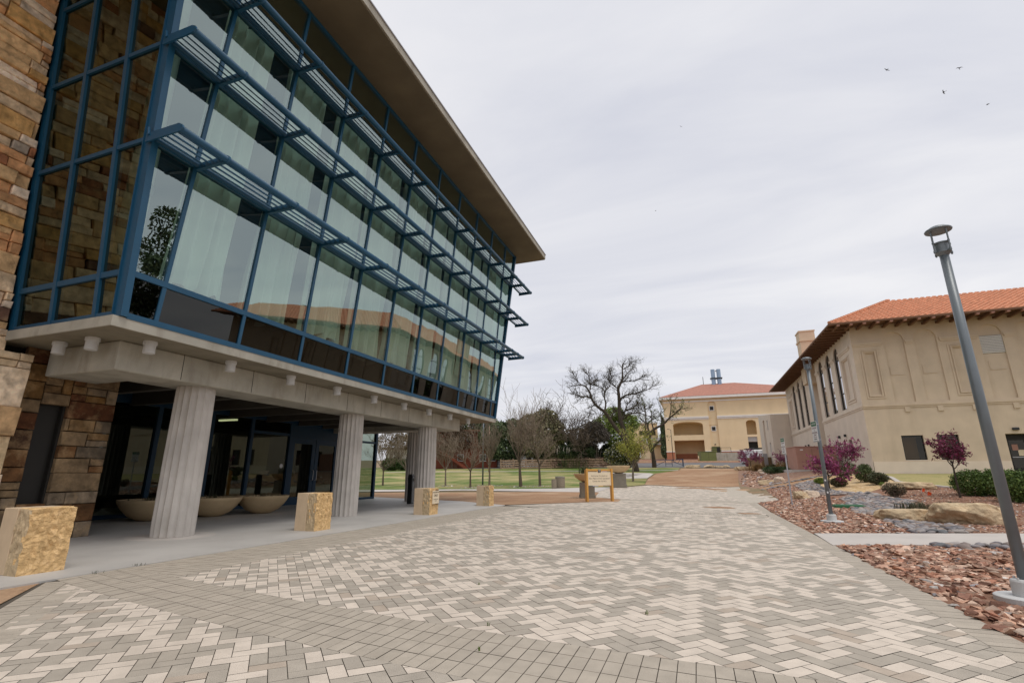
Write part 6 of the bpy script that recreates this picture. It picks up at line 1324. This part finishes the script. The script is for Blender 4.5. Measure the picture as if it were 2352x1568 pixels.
# grass blades near the lawn front edge
# ------------------------------------------------------------------ birds
cz, sz_ = math.cos(math.radians(15.05)), math.sin(math.radians(15.05))
def sky_pt(u, v, dist):
    r = Vector((math.cos(YAW), math.sin(YAW), 0)); fh = Vector((-math.sin(YAW), math.cos(YAW), 0)); f = fh*cz+Vector((0,0,sz_)); up = -fh*sz_+Vector((0,0,cz))
    d = (f*1130.5+r*(u-1176)-up*(v-784)).normalized(); return Vector((0,0,1.6))+d*dist
BL = ['small dark bird flying left, furthest left of the four high on the right', 'small dark bird flying at the top right, above the other three', 'small dark gliding bird with wings stretched along a slant', 'small dark bird lowest of the four at the far right', 'small pale distant bird high over the middle of the plaza', 'tiny dark bird alone in the middle of the sky']
for i, (u, v, a) in enumerate(((2037,161,.3),(2203,157,2.4),(2168,212,1.0),(2269,240,.9),(1564,291,.5),(1506,484,1.8))):
    e = empty('bird', sky_pt(u, v, 75 if i < 4 else 110), BL[i], 'bird', 'birds in the sky', a); e.scale = (.5,)*3; e.rotation_euler = (.4*math.sin(i*2), .5*math.cos(i*3), a)
    p = MB(); p.lathe([(.001,-.30),(.05,-.2),(.075,0),(.06,.16),(.035,.24),(.001,.30)], 8); o = p.build('body', M['black'], e, True); o.rotation_euler = (PI/2, 0, 0)
    for s in (-1, 1):
        p = MB(); p.add([(s*.04,.12,.02),(s*.04,-.08,.02),(s*.34,-.02,.12),(s*.34,.14,.12),(s*.68,-.10,.06),(s*.04,.12,.035),(s*.04,-.08,.035),(s*.34,-.02,.135),(s*.34,.14,.135),(s*.68,-.10,.065)], [(0,1,2,3),(3,2,4),(5,8,7,6),(8,9,7)]); p.build('wing', M['black'], e)
    p = MB(); p.add([(0,.28,0),(-.08,.46,0),(.08,.46,0),(0,.28,.015)], [(0,1,2),(3,2,1)]); q = p.build('tail', M['black'], e); q.rotation_euler = (0, 0, PI)

# ------------------------------------------------------------------ camera, sky, sun
cd = bpy.data.cameras.new('camera'); cam = bpy.data.objects.new('camera', cd); link(cam)
cam.location = (0, 0, 1.6); cam.rotation_euler = (math.radians(90+15.05), 0, YAW); cd.sensor_width = 36; cd.lens = 1130.5/2352*36; cd.clip_start = .05; cd.clip_end = 3000
SC.camera = cam
SUN_EL, SUN_AZ = math.radians(68), math.radians(125)      # azimuth measured clockwise from +y
w = bpy.data.worlds.new('World'); SC.world = w; w.use_nodes = True; N, L = w.node_tree.nodes, w.node_tree.links
bg_ = N['Background']; bg_.inputs['Strength'].default_value = .1
sky = N.new('ShaderNodeTexSky'); sky.sky_type = 'NISHITA'; sky.sun_disc = False; sky.sun_elevation = SUN_EL; sky.sun_rotation = SUN_AZ; sky.air_density = 1.0; sky.dust_density = 2.0
tc = N.new('ShaderNodeTexCoord'); sep = N.new('ShaderNodeSeparateXYZ'); L.new(tc.outputs['Generated'], sep.inputs[0])
mz = N.new('ShaderNodeMath'); mz.operation = 'MAXIMUM'; mz.inputs[1].default_value = .03; L.new(sep.outputs['Z'], mz.inputs[0])
ad = N.new('ShaderNodeMath'); ad.operation = 'ADD'; ad.inputs[1].default_value = .12; L.new(mz.outputs[0], ad.inputs[0])
dv = N.new('ShaderNodeVectorMath'); dv.operation = 'DIVIDE'; cb = N.new('ShaderNodeCombineXYZ')
for k in range(3): L.new(ad.outputs[0], cb.inputs[k])
L.new(tc.outputs['Generated'], dv.inputs[0]); L.new(cb.outputs[0], dv.inputs[1])
mp = N.new('ShaderNodeMapping'); mp.inputs['Scale'].default_value = (.55, 1.3, .0); mp.inputs['Rotation'].default_value = (0, 0, math.radians(35)); L.new(dv.outputs[0], mp.inputs[0])
n1 = N.new('ShaderNodeTexNoise'); n1.inputs['Scale'].default_value = 1.3; n1.inputs['Detail'].default_value = 7; n1.inputs['Roughness'].default_value = .52; n1.inputs['Distortion'].default_value = .5; L.new(mp.outputs[0], n1.inputs['Vector'])
rp = N.new('ShaderNodeValToRGB'); rp.color_ramp.elements[0].position = .30; rp.color_ramp.elements[0].color = (6.35, 6.5, 7.25, 1); rp.color_ramp.elements[1].position = .68; rp.color_ramp.elements[1].color = (8.6, 8.55, 8.75, 1); L.new(n1.outputs['Fac'], rp.inputs[0])
mx = N.new('ShaderNodeMix'); mx.data_type = 'RGBA'; mx.inputs[0].default_value = .93; L.new(sky.outputs[0], mx.inputs[6]); L.new(rp.outputs[0], mx.inputs[7]); L.new(mx.outputs[2], bg_.inputs['Color'])
sd = bpy.data.lights.new('sun', 'SUN'); sd.energy = 1.5; sd.angle = math.radians(30); sd.color = (1, .95, .88); so = bpy.data.objects.new('sun', sd); link(so)
dirv = Vector((math.sin(SUN_AZ)*math.cos(SUN_EL), math.cos(SUN_AZ)*math.cos(SUN_EL), math.sin(SUN_EL))); so.rotation_euler = dirv.to_track_quat('Z', 'Y').to_euler(); so.location = (20, -20, 40)
SC.view_settings.view_transform = 'Standard'; SC.view_settings.look = 'None'; SC.view_settings.exposure = .10; SC.view_settings.gamma = 1
SC.cycles.max_bounces = 8; SC.cycles.transparent_max_bounces = 12; SC.cycles.caustics_reflective = False; SC.cycles.caustics_refractive = False; SC.cycles.sample_clamp_indirect = 4
SC.render.resolution_x = 1024; SC.render.resolution_y = 682
